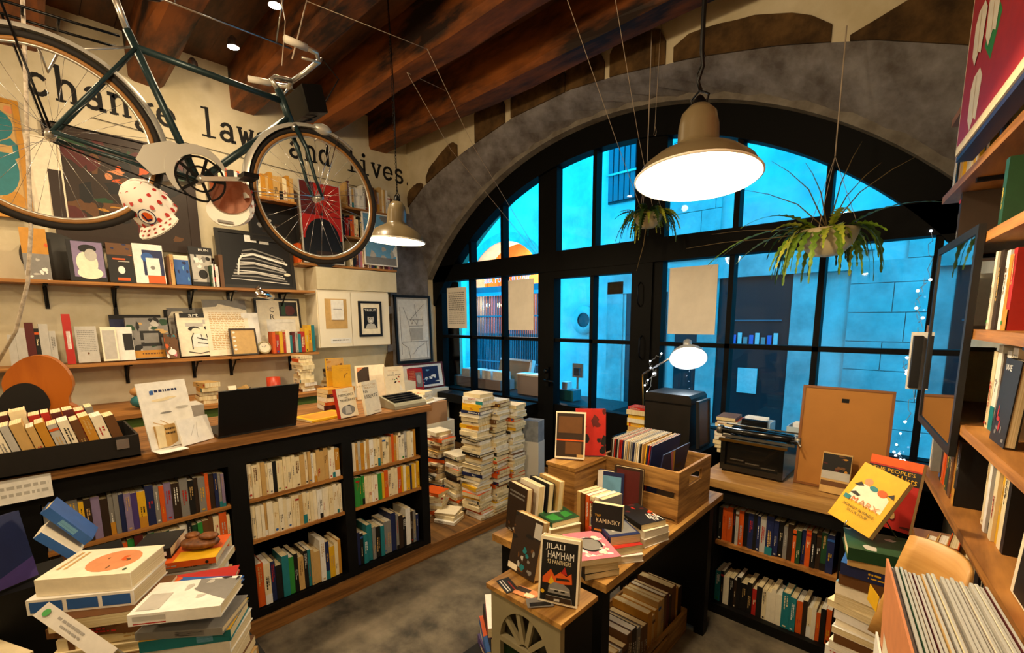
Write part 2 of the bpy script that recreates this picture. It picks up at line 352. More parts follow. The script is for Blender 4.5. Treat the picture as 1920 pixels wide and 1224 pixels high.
ST = [(-4.83, -4.52, 3.14, 3.2), (-4.45, -3.9, 3.28, 3.52), (-3.62, -3.2, 3.76, 3.70), (-3.12, -2.5, 3.74, 3.74), (-2.49, -2.12, 3.74, 3.68), (-2.07, -1.62, 3.72, 3.64), (-1.56, -.63, 3.55, 3.32), (-.54, .5, 3.2, 3.24)]
for i, (x0, x1, za, zb) in enumerate(ST):
    m = MB(); rg = random.Random(i); n = 9; top = []; bot = []
    for k in range(n+1):
        x = x0+(x1-x0)*k/n; q = k/n; z = za+(zb-za)*q + (.07*math.sin(math.pi*q) if i > 5 else .03*math.sin(math.pi*q)); ed = min(q, 1-q)
        if ed < .12: z -= (.12-ed)*(.9 if i < 6 else 1.0)*min(1, (z-outz(x))*3)
        top.append((x, min(CEIL-.02, max(z, outz(x)+.03))+rg.uniform(-.008, .008))); bot.append((x, outz(x)))
    poly = bot+top[::-1]; m.prism(poly, WY-.014, WY+.01, VOUS, None)
    struct(m, 'trim_%d' % (i+2))
# ---- window frames
GL = glassmat()
F0, F1 = FY-.045, FY+.045
m = MB()
def vb(x0, x1, z0, z1, y0=F0, y1=F1): m.box((x0, y0, z0), (x1, y1, z1), IRON)
A1 = [math.radians(146-i*(146-28)/60) for i in range(61)]
vs = [(CX+r*math.cos(a), y, CZ+r*math.sin(a)) for a in A1 for r, y in ((RI, F0-.03), (RI, F1), (RO+.02, F1), (RO+.02, F0-.03))]
m.add(vs, sum([[(4*i+q, 4*i+(q+1) % 4, 4*i+4+(q+1) % 4, 4*i+4+q) for q in range(4)] for i in range(60)], []), IRON)
vb(WX, .24, 2.11, 2.30, F0-.03, F1)
for x0, x1 in ((-3.09, -2.86), (-2.02, -1.75)): vb(x0, x1, 2.3, arcz((x0+x1)/2, RI)+.05)
for xc in (-4.135, -3.61, -2.43, -1.2, -.64): vb(xc-.02, xc+.02, 2.3, arcz(xc, RI)+.03)
tr = struct(m, 'window_1')
def pane(name, parent, x0, x1, z0, z1, arch=False):
    g = MB()
    if arch:
        n = 8; pts = [(x0, z0), (x1, z0)] + [(x1+(x0-x1)*k/n, arcz(x1+(x0-x1)*k/n, RI)+.02) for k in range(n+1)]
        g.quad([(x, FY, z) for x, z in pts if z > z0-.001], GL)
    else: g.quad([(x0, FY, z0), (x1, FY, z0), (x1, FY, z1), (x0, FY, z1)], GL)
    g.build(name, parent)
for x0, x1 in ((-4.79, -4.135), (-4.135, -3.61), (-3.61, -3.09), (-2.86, -2.43), (-2.43, -2.02), (-1.75, -1.2), (-1.2, -.64), (-.64, .05)): pane('glass_pane', tr, x0, x1, 2.3, 0, True)
def bay(name, xs, zl=.78, lock=False, wl=.03):
    global m
    m = MB(); a, b = xs[0], xs[-1]
    for i, x in enumerate(xs[1:-1]): vb(x-.018, x+.018, zl, 2.11)
    vb(a, b, 1.418, 1.452); vb(a, b, 0, zl); 
    return a, b
a, b = bay('window_2', [-4.69, -4.15, -3.61, -3.09]); vb(WX, -4.69, 0, 2.13); vb(-3.09, -3.0, 0, 2.13); w2 = struct(m, 'window_2')
for x0, x1 in ((-4.69, -4.15), (-4.15, -3.61), (-3.61, -3.09)):
    for z0, z1 in ((.78, 1.435), (1.435, 2.11)): pane('glass_pane', w2, x0, x1, z0, z1)
bay('window_3', [-1.75, -1.21, -.64, -.08, .2]); vb(-1.83, -1.75, 0, 2.13); w3 = struct(m, 'window_3')
for x0, x1 in ((-1.75, -1.21), (-1.21, -.64), (-.64, .2)):
    for z0, z1 in ((.78, 1.435), (1.435, 2.11)): pane('glass_pane', w3, x0, x1, z0, z1)
bay('door_1', [-2.87, -2.44, -2.02]); vb(-3.0, -2.87, 0, 2.11, F0-.02, F1); vb(-2.02, -1.83, 0, 2.11, F0-.02, F1); vb(-2.87, -2.02, 2.04, 2.11, F0-.02, F1)
m.box((-2.8, F0-.03, .2), (-2.1, F0, .3), IRON); d1 = struct(m, 'door_1')
for x0, x1 in ((-2.87, -2.44), (-2.44, -2.02)):
    for z0, z1 in ((.78, 1.435), (1.435, 2.05)): pane('glass_pane', d1, x0, x1, z0, z1)
m = MB(); m.box((-2.955, F0-.045, .96), (-2.915, F0-.02, 1.16), BLACKM); m.tube([(-2.935, F0-.03, 1.03), (-2.935, F0-.09, 1.03), (-2.82, F0-.09, 1.02)], .011, BLACKM); m.ball((-2.935, F0-.06, 1.12), .022, BLACKM); m.build('door_handle', d1)
for xb in (-1.93, -1.9):
    m = MB(); m.tube([(xb, F0-.03, 1.0+(.3 if xb > -1.92 else .75)), (xb, F0-.07, 1.03+(.3 if xb > -1.92 else .75)), (xb, F0-.07, 1.17+(.3 if xb > -1.92 else .75)), (xb, F0-.03, 1.2+(.3 if xb > -1.92 else .75))], .006, BLACKM); m.build('door_bolt', d1)
# inner sill of the right window
m = MB(); m.box((-1.75, 3.3, .70), (.24, 3.65, .775), BLACKP); struct(m, 'trim_20')
m = MB(); m.box((-4.83, 3.42, .66), (-3.09, 3.655, .76), BLACKP); struct(m, 'trim_21')
# ============================================================ STREET
FAC = mat('street_render', 'b9b7b0', .9, color2='969890', scale=(1.6, 1.6, 1.6), bump=.3, detail=8)
FST = mat('street_ashlar', 'a7a49c', .9, color2='85857f', scale=(3, 3, 3), bump=.4, detail=8)
DK = mat('street_dark', '0e1216', .5)
m = MB(); m.box((-14, 3.9, -.1), (8, 12, .0), mat('street_paving', '8f8e8a', .8, color2='6e6f6d', scale=(3, 3, 3), bump=.2)); struct(m, 'street_ground')
SY = 6.9
m = MB(); m.box((-5.75, SY, 0), (8, SY+.4, 7.5), FAC)
rg = random.Random(3)
def ash(x0, x1, z0, z1, hh=.34):   # dressed blocks standing a little proud
    z = z0; k = 0
    while z < z1-.05:
        x = x0-(.25 if k % 2 else 0)
        while x < x1-.02:
            l = rg.uniform(.45, .75); a_, b_ = max(x0, x), min(x1, x+l)
            if b_-a_ > .06: m.box((a_+.004, SY-.035, z+.004), (b_-.004, SY+.01, min(z1, z+hh)-.004), FST)
            x += l
        z += hh; k += 1
ash(-.9, 2.2, .0, 2.3); ash(-.4, 2.5, 2.3, 3.2); ash(-3.2, -2.45, 2.5, 4.6); ash(-4.25, -3.95, .3, 2.35)
struct(m, 'wall_street')
def sbox(name, bs, mt=DK):   # frontages let into the street wall
    q = MB()
    for a, b, mm in bs: q.box(a, b, mm)
    q.build(name, kind='structure')
# door with stone surround right of the oval light
sbox('street_door', [((-4.25, SY-.06, .1), (-3.95, SY+.0, 2.25), FST), ((-4.25, SY-.06, 2.05), (-3.2, SY, 2.4), FST), ((-3.95, SY-.03, .1), (-3.2, SY-.005, 2.05), DK), ((-3.95, SY-.04, .1), (-3.9, SY-.02, 2.05), FAC)])
q = MB(); q.M = Tm(-4.74, SY-.02, 1.62) @ Rx(R(90)); q.lathe([(.13, 0), (.25, 0), (.25, .03), (.13, .03)], FST, 28); q.lathe([(.001, .01), (.14, .01)], DK, 28); q.build('street_oval_window', kind='structure')
# shop window and doorway opposite
sbox('street_shopfront', [((-2.42, SY-.03, .1), (-1.5, SY-.005, 2.2), DK), ((-2.52, SY-.1, 2.2), (-.9, SY, 2.42), FST), ((-1.5, SY-.05, .1), (-1.22, SY, 2.2), FST), ((-2.7, SY-.05, .1), (-2.42, SY, 2.2), FST), ((-3.05, SY-.03, .3), (-2.7, SY-.01, 2.1), DK)])
sbox('street_upper_window', [((-2.35, SY-.03, 2.5), (-.8, SY-.005, 2.86), DK), ((-2.45, SY-.08, 2.42), (-.7, SY, 2.5), FST)])
SHU = mat('street_shutter', '4b535c', .7)
q = MB(); q.box((-4.3, SY-.03, 3.52), (-3.68, SY-.005, 4.5), DK)
for i in range(6): q.box((-4.28+i*.1, SY-.06, 3.55), (-4.2+i*.1, SY-.03, 4.47), SHU)
q.box((-4.32, SY-.08, 3.95), (-3.66, SY-.06, 3.98), FAC); q.build('street_shutter_window', kind='structure')
# goods seen through the shop window opposite
q = MB(); q.box((-2.3, SY-.045, 1.25), (-1.6, SY-.03, 1.27), SHU); q.box((-2.3, SY-.045, 1.6), (-1.6, SY-.03, 1.62), SHU)
for i in range(9): q.box((-2.28+i*.075, SY-.05, 1.27), (-2.23+i*.075, SY-.03, 1.38+.03*(i % 3)), ['grey', 'blue', 'lightgrey'][i % 3])
q.box((-2.1, SY-.05, .6), (-1.85, SY-.03, .95), 'lightgrey'); q.build('street_shop_shelves', kind='structure')
# arched restaurant front across the street
AY = 7.7
WARMW = mat('restaurant_wall', 'd98b4a', .8, color2='a05d2c', scale=(1, 1, 1))
m = MB(); cxa, cza, ra = -7.55, 2.15, 1.25
xs = [-14]+[cxa-ra+2*ra*i/32 for i in range(33)]+[-5.75]
def az(x): return cza+math.sqrt(max(0, ra*ra-(x-cxa)**2)) if abs(x-cxa) < ra else 0
m.add([(x, AY, z) for x in xs for z in (az(x), 7.5)], [(2*i, 2*i+2, 2*i+3, 2*i+1) for i in range(len(xs)-1)], FAC)
m.add([(x, y, az(x)) for x in xs[1:-1] for y in (AY, AY+.5)], [(2*i, 2*i+1, 2*i+3, 2*i+2) for i in range(32)], FST)
for i in range(1, 33, 2):
    x0, x1 = xs[i], xs[min(i+2, 33)]
    m.add([(x0, AY-.02, az(x0)), (x1, AY-.02, az(x1)), (cxa+(x1-cxa)*1.16, AY-.02, cza+(az(x1)-cza)*1.16+.0), (cxa+(x0-cxa)*1.16, AY-.02, cza+(az(x0)-cza)*1.16)], [(0, 1, 2, 3)], FST)
m.box((cxa-ra-.01, AY, 0), (cxa-ra, AY+.5, cza), FST); m.box((cxa+ra, AY, 0), (cxa+ra+.01, AY+.5, cza), FST)
m.box((-5.76, SY, 0), (-5.74, AY+.1, 7.5), FAC)
struct(m, 'wall_street_arch')
q = MB(); q.box((-9.2, AY+1.6, 0), (-6, AY+1.7, 4), WARMW); q.box((-9.2, AY+.3, 0), (-9.1, AY+1.7, 4), WARMW); q.box((-6.1, AY+.3, 0), (-6, AY+1.7, 4), WARMW); q.box((-9.2, AY+.3, 3.6), (-6, AY+1.7, 3.7), WARMW); q.build('wall_restaurant', kind='structure')
q = MB(); q.box((-8.85, AY+.12, 2.28), (-6.3, AY+.2, 2.42), SHU); q.box((-8.85, AY+.1, 2.2), (-6.3, AY+.22, 2.28), mat('street_blue_rail', '6c7f90', .6))
for i in range(46):
    x = -8.85+i*.056; q.box((x, AY+.14, 0), (x+.018, AY+.17, 2.2), SHU)
for zz in (.6, 1.2, 1.7): q.box((-8.85, AY+.13, zz), (-6.3, AY+.18, zz+.03), SHU)
q.box((-8.85, AY+.19, 0), (-6.3, AY+.21, 1.3), DK); q.build('street_gate', kind='structure')
q = MB(); SG = mat('sign_blue', '8fb6d6', .5)
vs, fs = text_geo("aux Folies d'Uzur"); q.add([(-8.3+x*1.5, AY+.08, 2.5+y*.2) for x, y in vs], fs, SG); q.build('shop_sign', label='pale blue script sign in the arched restaurant front across the street', cat='sign')
BUL = mat('street_bulb_glow', 'ffc98a', emit=18)
for i, (x, y) in enumerate([(915, 572), (936, 572)]):
    p = px(x, y, 'Y', AY+.6); t = thing('hanging_bulb', ['left', 'right'][i]+' glowing bulb hanging inside the arched restaurant across the street', 'light bulb', p, 'restaurant bulbs')
    q = MB(); q.ball(p, .055, BUL); q.build('bulb', t); q = MB(); q.tube([p+Vector((0, 0, .05)), (p.x, p.y, 3.6)], .006, BLACKM, 5); q.build('cord', t)
    lamp('restaurant_bulb_light', 'POINT', (p.x, p.y-.1, p.z), 25, (1, .62, .28), .06)
lamp('restaurant_ceiling_light', 'POINT', (-7.6, AY+.9, 3.1), 150, (1, .62, .28), .1)
# trays and easel standing outside against the left window
def crate(name, lbl, cat, a, b, t, mt, n=0, cols=('white',)):
    q = MB(); x0, y0, z0 = a; x1, y1, z1 = b
    q.box((x0, y0, z0), (x1, y1, z0+t), mt); q.box((x0, y0, z0), (x1, y0+t, z1), mt); q.box((x0, y1-t, z0), (x1, y1, z1), mt); q.box((x0, y0+t, z0), (x0+t, y1-t, z1), mt); q.box((x1-t, y0+t, z0), (x1, y1-t, z1), mt)
    return q.build(name, label=lbl, cat=cat)
m = MB(); m.box((-4.8, 3.8, 0), (-2.3, 4.35, .76), DK); struct(m, 'street_ledge')
CARD = mat('cardboard', 'a47c58', .85, noise=.12, scale=(5, 5, 5)); BCARD = mat('grey_card_tray', '8f7f7a', .85)
crate('card_tray', 'brown card tray of white envelopes outside the left window', 'tray', (-4.78, 3.9, .765), (-3.9, 4.15, .9), .01, BCARD)
for i in range(4):
    q = MB(); x = -4.68+i*.2; q.box((x, 3.95, .78), (x+.16, 4.1, 1.0), 'white')
    q.build('envelope_bundle', label='white envelope bundle, %s from the left in the tray outside the window' % ordn(i+1), cat='envelopes', group='envelope bundles outside')
q = MB(); q.M = Tm(-4.0, 4.2, .765) @ Rx(R(-14)); q.box((-.28, 0, .0), (.28, .05, .38), CARD); q.box((-.28, -.005, .36), (.28, .055, .385), 'white'); q.box((.25, -.005, 0), (.285, .055, .385), 'white')
q.build('box_lid', label='open cardboard box lid leaning outside the left window', cat='box')
q = MB(); q.box((-3.66, 3.95, .765), (-3.3, 4.1, 1.0), BCARD); q.box((-3.67, 3.94, .99), (-3.29, 4.11, 1.01), 'white'); q.build('storage_box', label='grey storage box with white rim outside, left of the door', cat='box')
q = MB(); q.box((-3.05, 3.95, .765), (-2.85, 4.1, .88), 'teal'); q.box((-3.02, 3.98, .8), (-2.95, 4.07, .96), 'white'); q.build('card_box', label='small blue box of cards outside behind the door glass', cat='box')
q = MB(); q.M = Tm(-3.08, 4.3, .98) @ Matrix.Scale(1, 4); q.box((-.02, -.02, 0), (.12, .0, .16), 'lightgrey'); q.box((.04, -.02, -.215), (.06, 0, 0), 'lightgrey'); q.box((.02, -.05, .03), (.09, -.02, .11), SHU); q.build('meter_box', label='pale meter box outside behind the door handle', cat='box')
# posters taped on the glass
for i, (x0, x1, z0, z1, l, mk) in enumerate([(-4.56, -4.2, 1.54, 2.03, 'typed notice taped inside the left window, nearest the wall', 1), (-3.5, -3.14, 1.53, 2.06, 'blank white poster taped inside the left window beside the door', 0), (-1.68, -1.3, 1.52, 2.05, 'large blank white poster taped on the window right of the door', 0)]):
    q = MB(); q.box((x0, FY-.062, z0), (x1, FY-.058, z1), mat('poster_paper', 'e9e2d6', .7, noise=.12, scale=(5, 5, 5)))
    if mk: face_art(q, (x0, FY-.062, z0), (x1-x0, 0, 0), (0, 0, z1-z0), (0, -1, 0), [('g', 'grey', .08, .1, .9, .9, 16, 5)])
    q.build('window_poster', label=l, cat='poster', group='papers on the window')
# ============================================================ COUNTER
CRM = ['cream', 'cream', 'cream', 'ivory', 'ivory', 'white', 'tan', 'cream', 'ivory', 'tan', 'ochre', 'cream', 'ivory', 'white', 'lightgrey', 'black', 'cream', 'orange', 'yellow', 'green']
t = thing('shop_counter', 'long black shop counter with a worn oak top and bookshelves facing the floor', 'counter', (-2.8, .5, 0))
m = MB(); m.box((-3.12, -1.3, 1.045), (-2.45, 1.80, 1.083), OAK); m.build('countertop', t, 'worn oak countertop')
m = MB(); CF = -2.5
m.box((-3.05, -1.25, .092), (-2.78, 1.795, .135), BLACKP); m.box((-3.05, -1.25, .135), (-3.03, 1.795, 1.043), BLACKP)
m.box((-2.78, -1.25, .092), (CF, 1.795, .13), BLACKP); m.box((-3.03, -1.25, .94), (CF, 1.795, 1.043), BLACKP)
for y0, y1 in ((1.735, 1.795), (1.187, 1.25), (.605, .685), (-.1, -.04), (-.7, -.64), (-1.25, -1.2)): m.box((-3.03, y0, .13), (CF, y1, .94), BLACKP)
m.build('carcass', t, 'black painted carcass')
BAYS = [(.685, 1.187), (1.25, 1.735), (-.04, .605), (-.64, -.1)]
for y0, y1 in BAYS:
    for z in (.50, .722): m = MB(); m.box((-2.74, y0+.001, z), (CF-.005, y1-.001, z+.018), WOOD); m.build('shelf_board', t)
bw = {0: "counter's middle bay", 1: "counter's window-side bay", 2: "counter's bay behind foreground piles", 3: 'x'}
S = lambda c: c
for bi in (0, 1, 2):
    y0, y1 = BAYS[bi]; L = y1-y0-.008
    pals = {(0, 0): CRM[:13]+['ochre', 'black'], (0, 1): CRM[:9]+['white', 'green', 'ivory', 'ivory'], (0, 2): ['yellow', 'cream', 'orange', 'teal', 'black', 'white', 'green', 'tan', 'ochre', 'navy', 'cream'],
            (1, 0): CRM[:10]+['ochre', 'orange', 'lightgrey'], (1, 1): ['ivory', 'cream', 'ivory', 'green', 'orange', 'yellow', 'yellow', 'cream', 'navy'], (1, 2): ['black', 'black', 'white', 'darkbrown', 'teal', 'black', 'navy', 'grey', 'black'],
            (2, 0): ['lilac', 'lilac', 'navy', 'black', 'purple', 'lilac', 'orange', 'grey', 'grey', 'darkbrown', 'yellow'], (2, 1): ['green', 'brown', 'white', 'black', 'darkgreen', 'orange', 'maroon', 'cream'], (2, 2): ['brown', 'black', 'grey']}
    for r_, (z, hh) in enumerate([(.7405, (.165, .185)), (.5185, (.165, .185)), (.1355, (.19, .25))]):
        row((CF-.012, y0+.004, z), (0, 1, 0), (1, 0, 0), L, pals[(bi, r_)], '%s shelf of %s' % (['upper', 'middle', 'bottom'][r_], bw[bi]), 'books in the counter shelves', h=hh, seed=11+bi*3+r_, t=(.012, .03) if r_ < 2 else (.014, .036), d=(.11, .125) if r_ < 2 else (.13, .16), hb=0 if (r_ < 2 and bi < 2) else .3)
# ============================================================ LEFT WALL
def wshelf(lbl, y0, y1, z, dep=.25, th=.022, brk=(), full=()):
    t = thing('wall_shelf', lbl, 'shelf', (WX+dep/2, (y0+y1)/2, z), 'shelves on the left wall')
    m = MB(); m.box((WX, y0, z), (WX+dep, y1, z+th), WOOD); m.build('shelf_board', t)
    for y in brk:
        m = MB(); m.box((WX, y-.012, z-.17), (WX+.012, y+.012, z), BLACKM); m.box((WX, y-.012, z-.012), (WX+dep-.03, y+.012, z), BLACKM); m.bar((WX+.01, y, z-.15), (WX+dep*.6, y, z-.012), .01, .012, BLACKM); m.build('bracket', t)
    for y, za in full:
        m = MB(); m.box((WX, y-.014, za), (WX+.014, y+.014, z-.17), BLACKM); m.build('shelf_rail', t)
    return t
wshelf('pine shelf just under the hanging bicycle wheel, holding face-out books', -.75, 1.985, 1.912, .28, brk=(.12, .5, 1.0, 1.3, 1.75), full=((.5, 1.36), (.82, 1.6)))
wshelf('lower pine shelf behind the counter holding art books and papers', -.75, 1.2, 1.316, .29, brk=(.1, .52, .98))
wshelf('short pine shelf with a small clock and colourful books', 1.203, 1.98, 1.312, .3, brk=(1.27, 1.8))
wshelf('pine shelf above the white wall cupboards', 1.86, 2.93, 2.176, .27, brk=(2.1, 2.8))
wshelf('small upper pine shelf beside the red picture', 2.33, 2.95, 2.495, .2, brk=(2.4,))
wshelf('high shelf of books behind the bicycle wheel', 1.2, 1.9, 2.74, .2)
wshelf('topmost shelf of books right of the red picture', 2.4, 3.0, 2.79, .2)
MIXD = ['brown', 'tan', 'cream', 'maroon', 'black', 'ochre', 'grey', 'darkgreen', 'orange', 'lightgrey', 'purple', 'darkbrown']
LW = (1, 0, 0); LY = (0, 1, 0)
def lrow(y, z, L, cols, where, seed, xf=WX+.22, **k): row((xf, y, z), LY, LW, L, cols, where, 'books on the left wall shelves', seed=seed, **k)
lrow(1.22, 2.764, .3, ['black', 'orange', 'white', 'black', 'cream', 'red'], 'high shelf behind the bicycle wheel', 31, WX+.19, t=(.012, .03))
lrow(1.53, 2.764, .36, ['tan', 'ochre', 'tan', 'cream'], 'high shelf, behind the tyre', 32, WX+.19, h=(.19, .22), t=(.02, .04), hb=.5)
lrow(2.41, 2.814, .56, ['white', 'lightgrey', 'cream', 'brown', 'maroon', 'tan'], 'topmost shelf by the pendant chain', 33, WX+.19, h=(.17, .26), hb=.4)
lrow(2.36, 2.519, .45, ['red', 'orange', 'cream', 'black', 'red'], 'upper shelf beside the red picture', 34, WX+.19, h=(.17, .22), hb=.4)
lrow(1.88, 2.2, .5, ['brown', 'tan', 'orange', 'black', 'maroon'], 'shelf above the cupboards behind the red picture', 35, WX+.2, h=(.15, .2))
lrow(2.4, 2.2, .52, ['purple', 'maroon', 'lilac', 'pink', 'cream', 'brown', 'black', 'maroon'], 'shelf above the white cupboards', 36, WX+.24, h=(.15, .19))
lrow(1.19, 1.936, .06, ['brown', 'tan'], 'upper wall shelf left of the photo print', 37, WX+.25, h=(.26, .28), t=(.03, .03))
lrow(1.27, 1.936, .56, ['cream', 'tan', 'white', 'ochre', 'black', 'cream', 'red'], 'upper wall shelf under the photo print', 38, WX+.11, h=(.16, .19), t=(.009, .018))
lrow(1.12, 1.936, .06, ['white', 'red', 'darkgreen'], 'upper wall shelf beside the photo print', 39, WX+.25, h=(.17, .2), t=(.01, .014))
lrow(-.1, 1.34, .24, ['black', 'lightgrey', 'maroon', 'cream'], 'lower wall shelf above the guitar', 40, WX+.25, h=(.22, .3), t=(.02, .04), hb=.4)
# face-out and leaning books: yw = turn, the cover faces the room
def face(y, z, t_, h, d, c, front, label, x=WX+.1, lean=10, turn=0, name='hardback_book', group='face-out books', seed=0, pages=None):
    # upright, cover (local +X) facing +X, spine at left as seen from the room; d = width along the wall
    M = Tm(x, y, z) @ Rz(R(turn)) @ Ry(R(-lean)) @ Tm(0, 0, t_*math.sin(R(lean)) if lean > 0 else 0)
    book(M, t_, h, d, c, label, group, name, front=front, seed=seed+int(abs(y)*1000), keep=True, pages=pages)
MONO = ['black', 'white', 'grey', 'lightgrey']
U = 1.9345
face(.03, U, .012, .36, .13, 'ochre', [('r', 'grey', 0, 0, 1, .5), ('b', 0, 0, 1, .5, 12, ['white', 'lightgrey', 'grey'], 4), ('b', 0, .5, 1, 1, 5, ['ochre', 'orange'], 5)], 'tall ochre and grey picture book on the upper shelf, left of the dark disc', x=WX+.2)
face(.255, U, .02, .30, .20, 'black', [('r', 'lilac', .12, .1, .97, .97), ('e', 'ivory', .5, .45, .3, .28), ('e', 'black', .55, .8, .25, .1), ('e', 'lightgrey', .62, .65, .17, .15), ('e', 'ivory', .55, .2, .35, .15)], 'hardback with a lilac cover showing a white figure, right of the dark disc', x=WX+.2)
face(.47, U, .02, .30, .15, 'black', [('r', 'brown', .0, .7, 1, 1), ('b', 0, .7, 1, 1, 6, ['orange', 'brown', 'navy'], 3), ('r', 'orange', .2, .58, .7, .62), ('r', 'lightgrey', .4, .53, .85, .55), ('e', 'white', .5, .32, .14, .1), ('r', 'orange', .3, .05, .8, .12)], 'black novel with a small portrait and orange band under the rear tyre', x=WX+.2)
face(.625, U, .03, .31, .19, 'white', [('r', 'navy', .3, .2, .98, .85), ('e', 'blue', .45, .66, .2, .12), ('r', 'white', .4, .1, .85, .65), ('r', 'orange', .4, .0, .97, .2), ('e', 'grey', .6, .4, .08, .05)], 'white and navy book with an orange paper band, under the dotted cap', x=WX+.19)
lrow(.83, U+.0015, .045, ['tan', 'brown'], 'upper shelf below the dotted cap', 41, WX+.24, h=(.22, .26))
face(.88, U, .03, .24, .10, 'blue', [('b', 0, 0, 1, .8, 8, ['blue', 'skyblue', 'navy'], 3), ('r', 'ivory', .0, .85, 1, 1)], 'blue paperback facing out between the dotted cap and a black book', x=WX+.2, name='paperback_book')
face(.995, U, .02, .33, .17, 'black', [('t', 'white', 'BUN', .42, .9, .85, .96), ('r', 'lightgrey', .05, .1, .95, .8), ('b', .05, .1, .95, .8, 18, MONO, 8), ('e', 'black', .5, .3, .2, .12)], 'black book with a grey portrait photo cover and white capitals', x=WX+.19)
m = MB(); m.M = Tm(-4.62, 1.155, U+.0015); m.lathe([(.001, 0), (.034, 0), (.034, .13), (.012, .19), (.012, .24), (.001, .24)], mat('dark_bottle', '160c08', .1), 20); m.lathe([(.0345, .04), (.0345, .08)], C('red'), 20); m.build('bottle', label='dark glass bottle with red label beside the black portrait book', cat='bottle')
# dark round disc on the shelf
m = MB(); m.M = Tm(WX+.06, .19, U+.178) @ Ry(R(83)); m.lathe([(.001, 0), (.17, 0), (.175, .012), (.17, .025), (.001, .025)], mat('slate_disc', '3a3936', .6), 40); m.build('round_tray', label='dark round tray standing on the upper shelf left of the books', cat='tray')
# ---- pictures on and against the left wall
def picture(name, lbl, y0, y1, z0, z1, x, fr, inner, art, fw=.02, lean=0, th=.02, cat='picture', glass=False, group=None, mat_=None):
    t = thing(name, lbl, cat, (x, (y0+y1)/2, z0), group); T = Tm(x, y0, z0) @ Ry(R(-lean)); W, H = y1-y0, z1-z0
    m = MB(); m.M = T
    for a, b in (((0, 0, 0), (th, W, fw)), ((0, 0, H-fw), (th, W, H)), ((0, 0, fw), (th, fw, H-fw)), ((0, W-fw, fw), (th, W, H-fw))): m.box(a, b, fr)
    m.build('frame', t)
    m = MB(); m.M = T; m.box((.002, fw, fw), (th*.6, W-fw, H-fw), inner)
    face_art(m, (th*.6, fw, fw), (0, W-2*fw, 0), (0, 0, H-2*fw), (1, 0, 0), art); m.build('print', t)
    return t
DKW = mat('dark_frame_wood', '2b1a0e', .5)
def paint(cols, n, seed, u0=0, v0=0, u1=1, v1=1): return ('b', u0, v0, u1, v1, n, cols, seed)
picture('framed_painting', 'painting with turquoise and ochre patches at the far left, behind the rear wheel', -.5, .12, 2.36, 3.15, WX+.06, C('ochre'), C('tan'), [paint(['teal', 'darkgreen', 'tan', 'ochre', 'peach'], 26, 2), ('e', 'teal', .78, .4, .2, .25), ('e', 'teal', .8, .8, .18, .15), ('r', 'tan', .6, .55, .95, .62)], fw=.03, lean=3)
picture('framed_painting', 'big dark painting of flowers in a dark frame, seen through the bicycle wheel', .22, 1.12, 2.22, 3.07, WX+.03, DKW, C('darkbrown'), [paint(['darkbrown', 'black', 'maroon', 'darkgreen', 'brown'], 40, 7), paint(['orange', 'maroon', 'brown', 'peach'], 9, 5, .3, .5, .8, .85), paint(['yellow', 'ochre'], 7, 6, .2, .15, .6, .4)], fw=.07, lean=2)
picture('framed_print', 'narrow pale print standing behind the bicycle crank', -.02+.14, .3, 2.4, 2.95, WX+.02, C('ivory'), C('ivory'), [], fw=.01)
picture('framed_print', 'small grey framed print under the painted lettering', .87, 1.08, 2.98, 3.12, WX+.0, C('lightgrey'), C('grey'), [], fw=.02)
picture('framed_photo', 'tilted black and white photo print of a rocky shore above the shelf', 1.215, 1.86, 1.9355, 2.46, WX+.14, mat('charcoal_frame', '24221f', .4), C('black'), [('l', c, [(.1+.02*i % .3, .12+.055*i), (.45, .1+.06*i+.02*(i % 3)), (.95-.03*(i % 4), .06+.05*i)], .006+.006*(i % 3)) for i, c in enumerate(['white', 'grey', 'lightgrey', 'white', 'grey', 'lightgrey', 'white', 'grey', 'white', 'lightgrey', 'grey'])] + [('r', 'white', .35, .86, .52, .99), ('r', 'lightgrey', .56, .84, .7, .97), ('l', 'white', [(.2, .2), (.24, .5), (.3, .6)], .014), ('e', 'ivory', .93, .25, .05, .03)], fw=.03, lean=8)
picture('framed_photo', 'dark print of a figure with light specks behind the front wheel', 1.5, 1.95, 2.38, 2.76, WX+.08, mat('charcoal_frame', '24221f', .4), C('black'), [paint(['grey', 'lightgrey', 'black', 'darkbrown'], 16, 12, .1, .1, .6, .7)], fw=.02, lean=3)
picture('framed_poster', 'red and black poster with a thin white border behind the front wheel', 1.9, 2.31, 2.2, 2.97, WX+.27, C('lightgrey'), C('red'), [('r', 'maroon', 0, .6, .35, 1), ('e', 'black', .5, .25, .46, .32), ('r', 'black', 0, 0, 1, .3), ('r', 'darkbrown', .3, .02, .9, .15)] + [('l', 'black', [(.5, .6), (.5+.5*math.cos(a/3), .6+.35*math.sin(a/3))], .004) for a in range(0, 10)], fw=.008, lean=2)
picture('framed_photo', 'white framed photo with a pale scene left of the small pendant', 2.55, 2.95, 2.2+.03, 2.78, WX+.25, C('white'), C('skyblue'), [paint(['white', 'lightgrey', 'grey'], 12, 3), ('r', 'grey', 0, 0, 1, .15)], fw=.012, lean=3)
m = MB(); m.tube([(WX+.012, .5, 3.165), (WX+.012, 1.9, 3.1), (WX+.012, 2.9, 3.08)], .0025, BLACKM, 5); m.build('cable', label='thin dark cable running along the wall under the lettering', cat='cable')
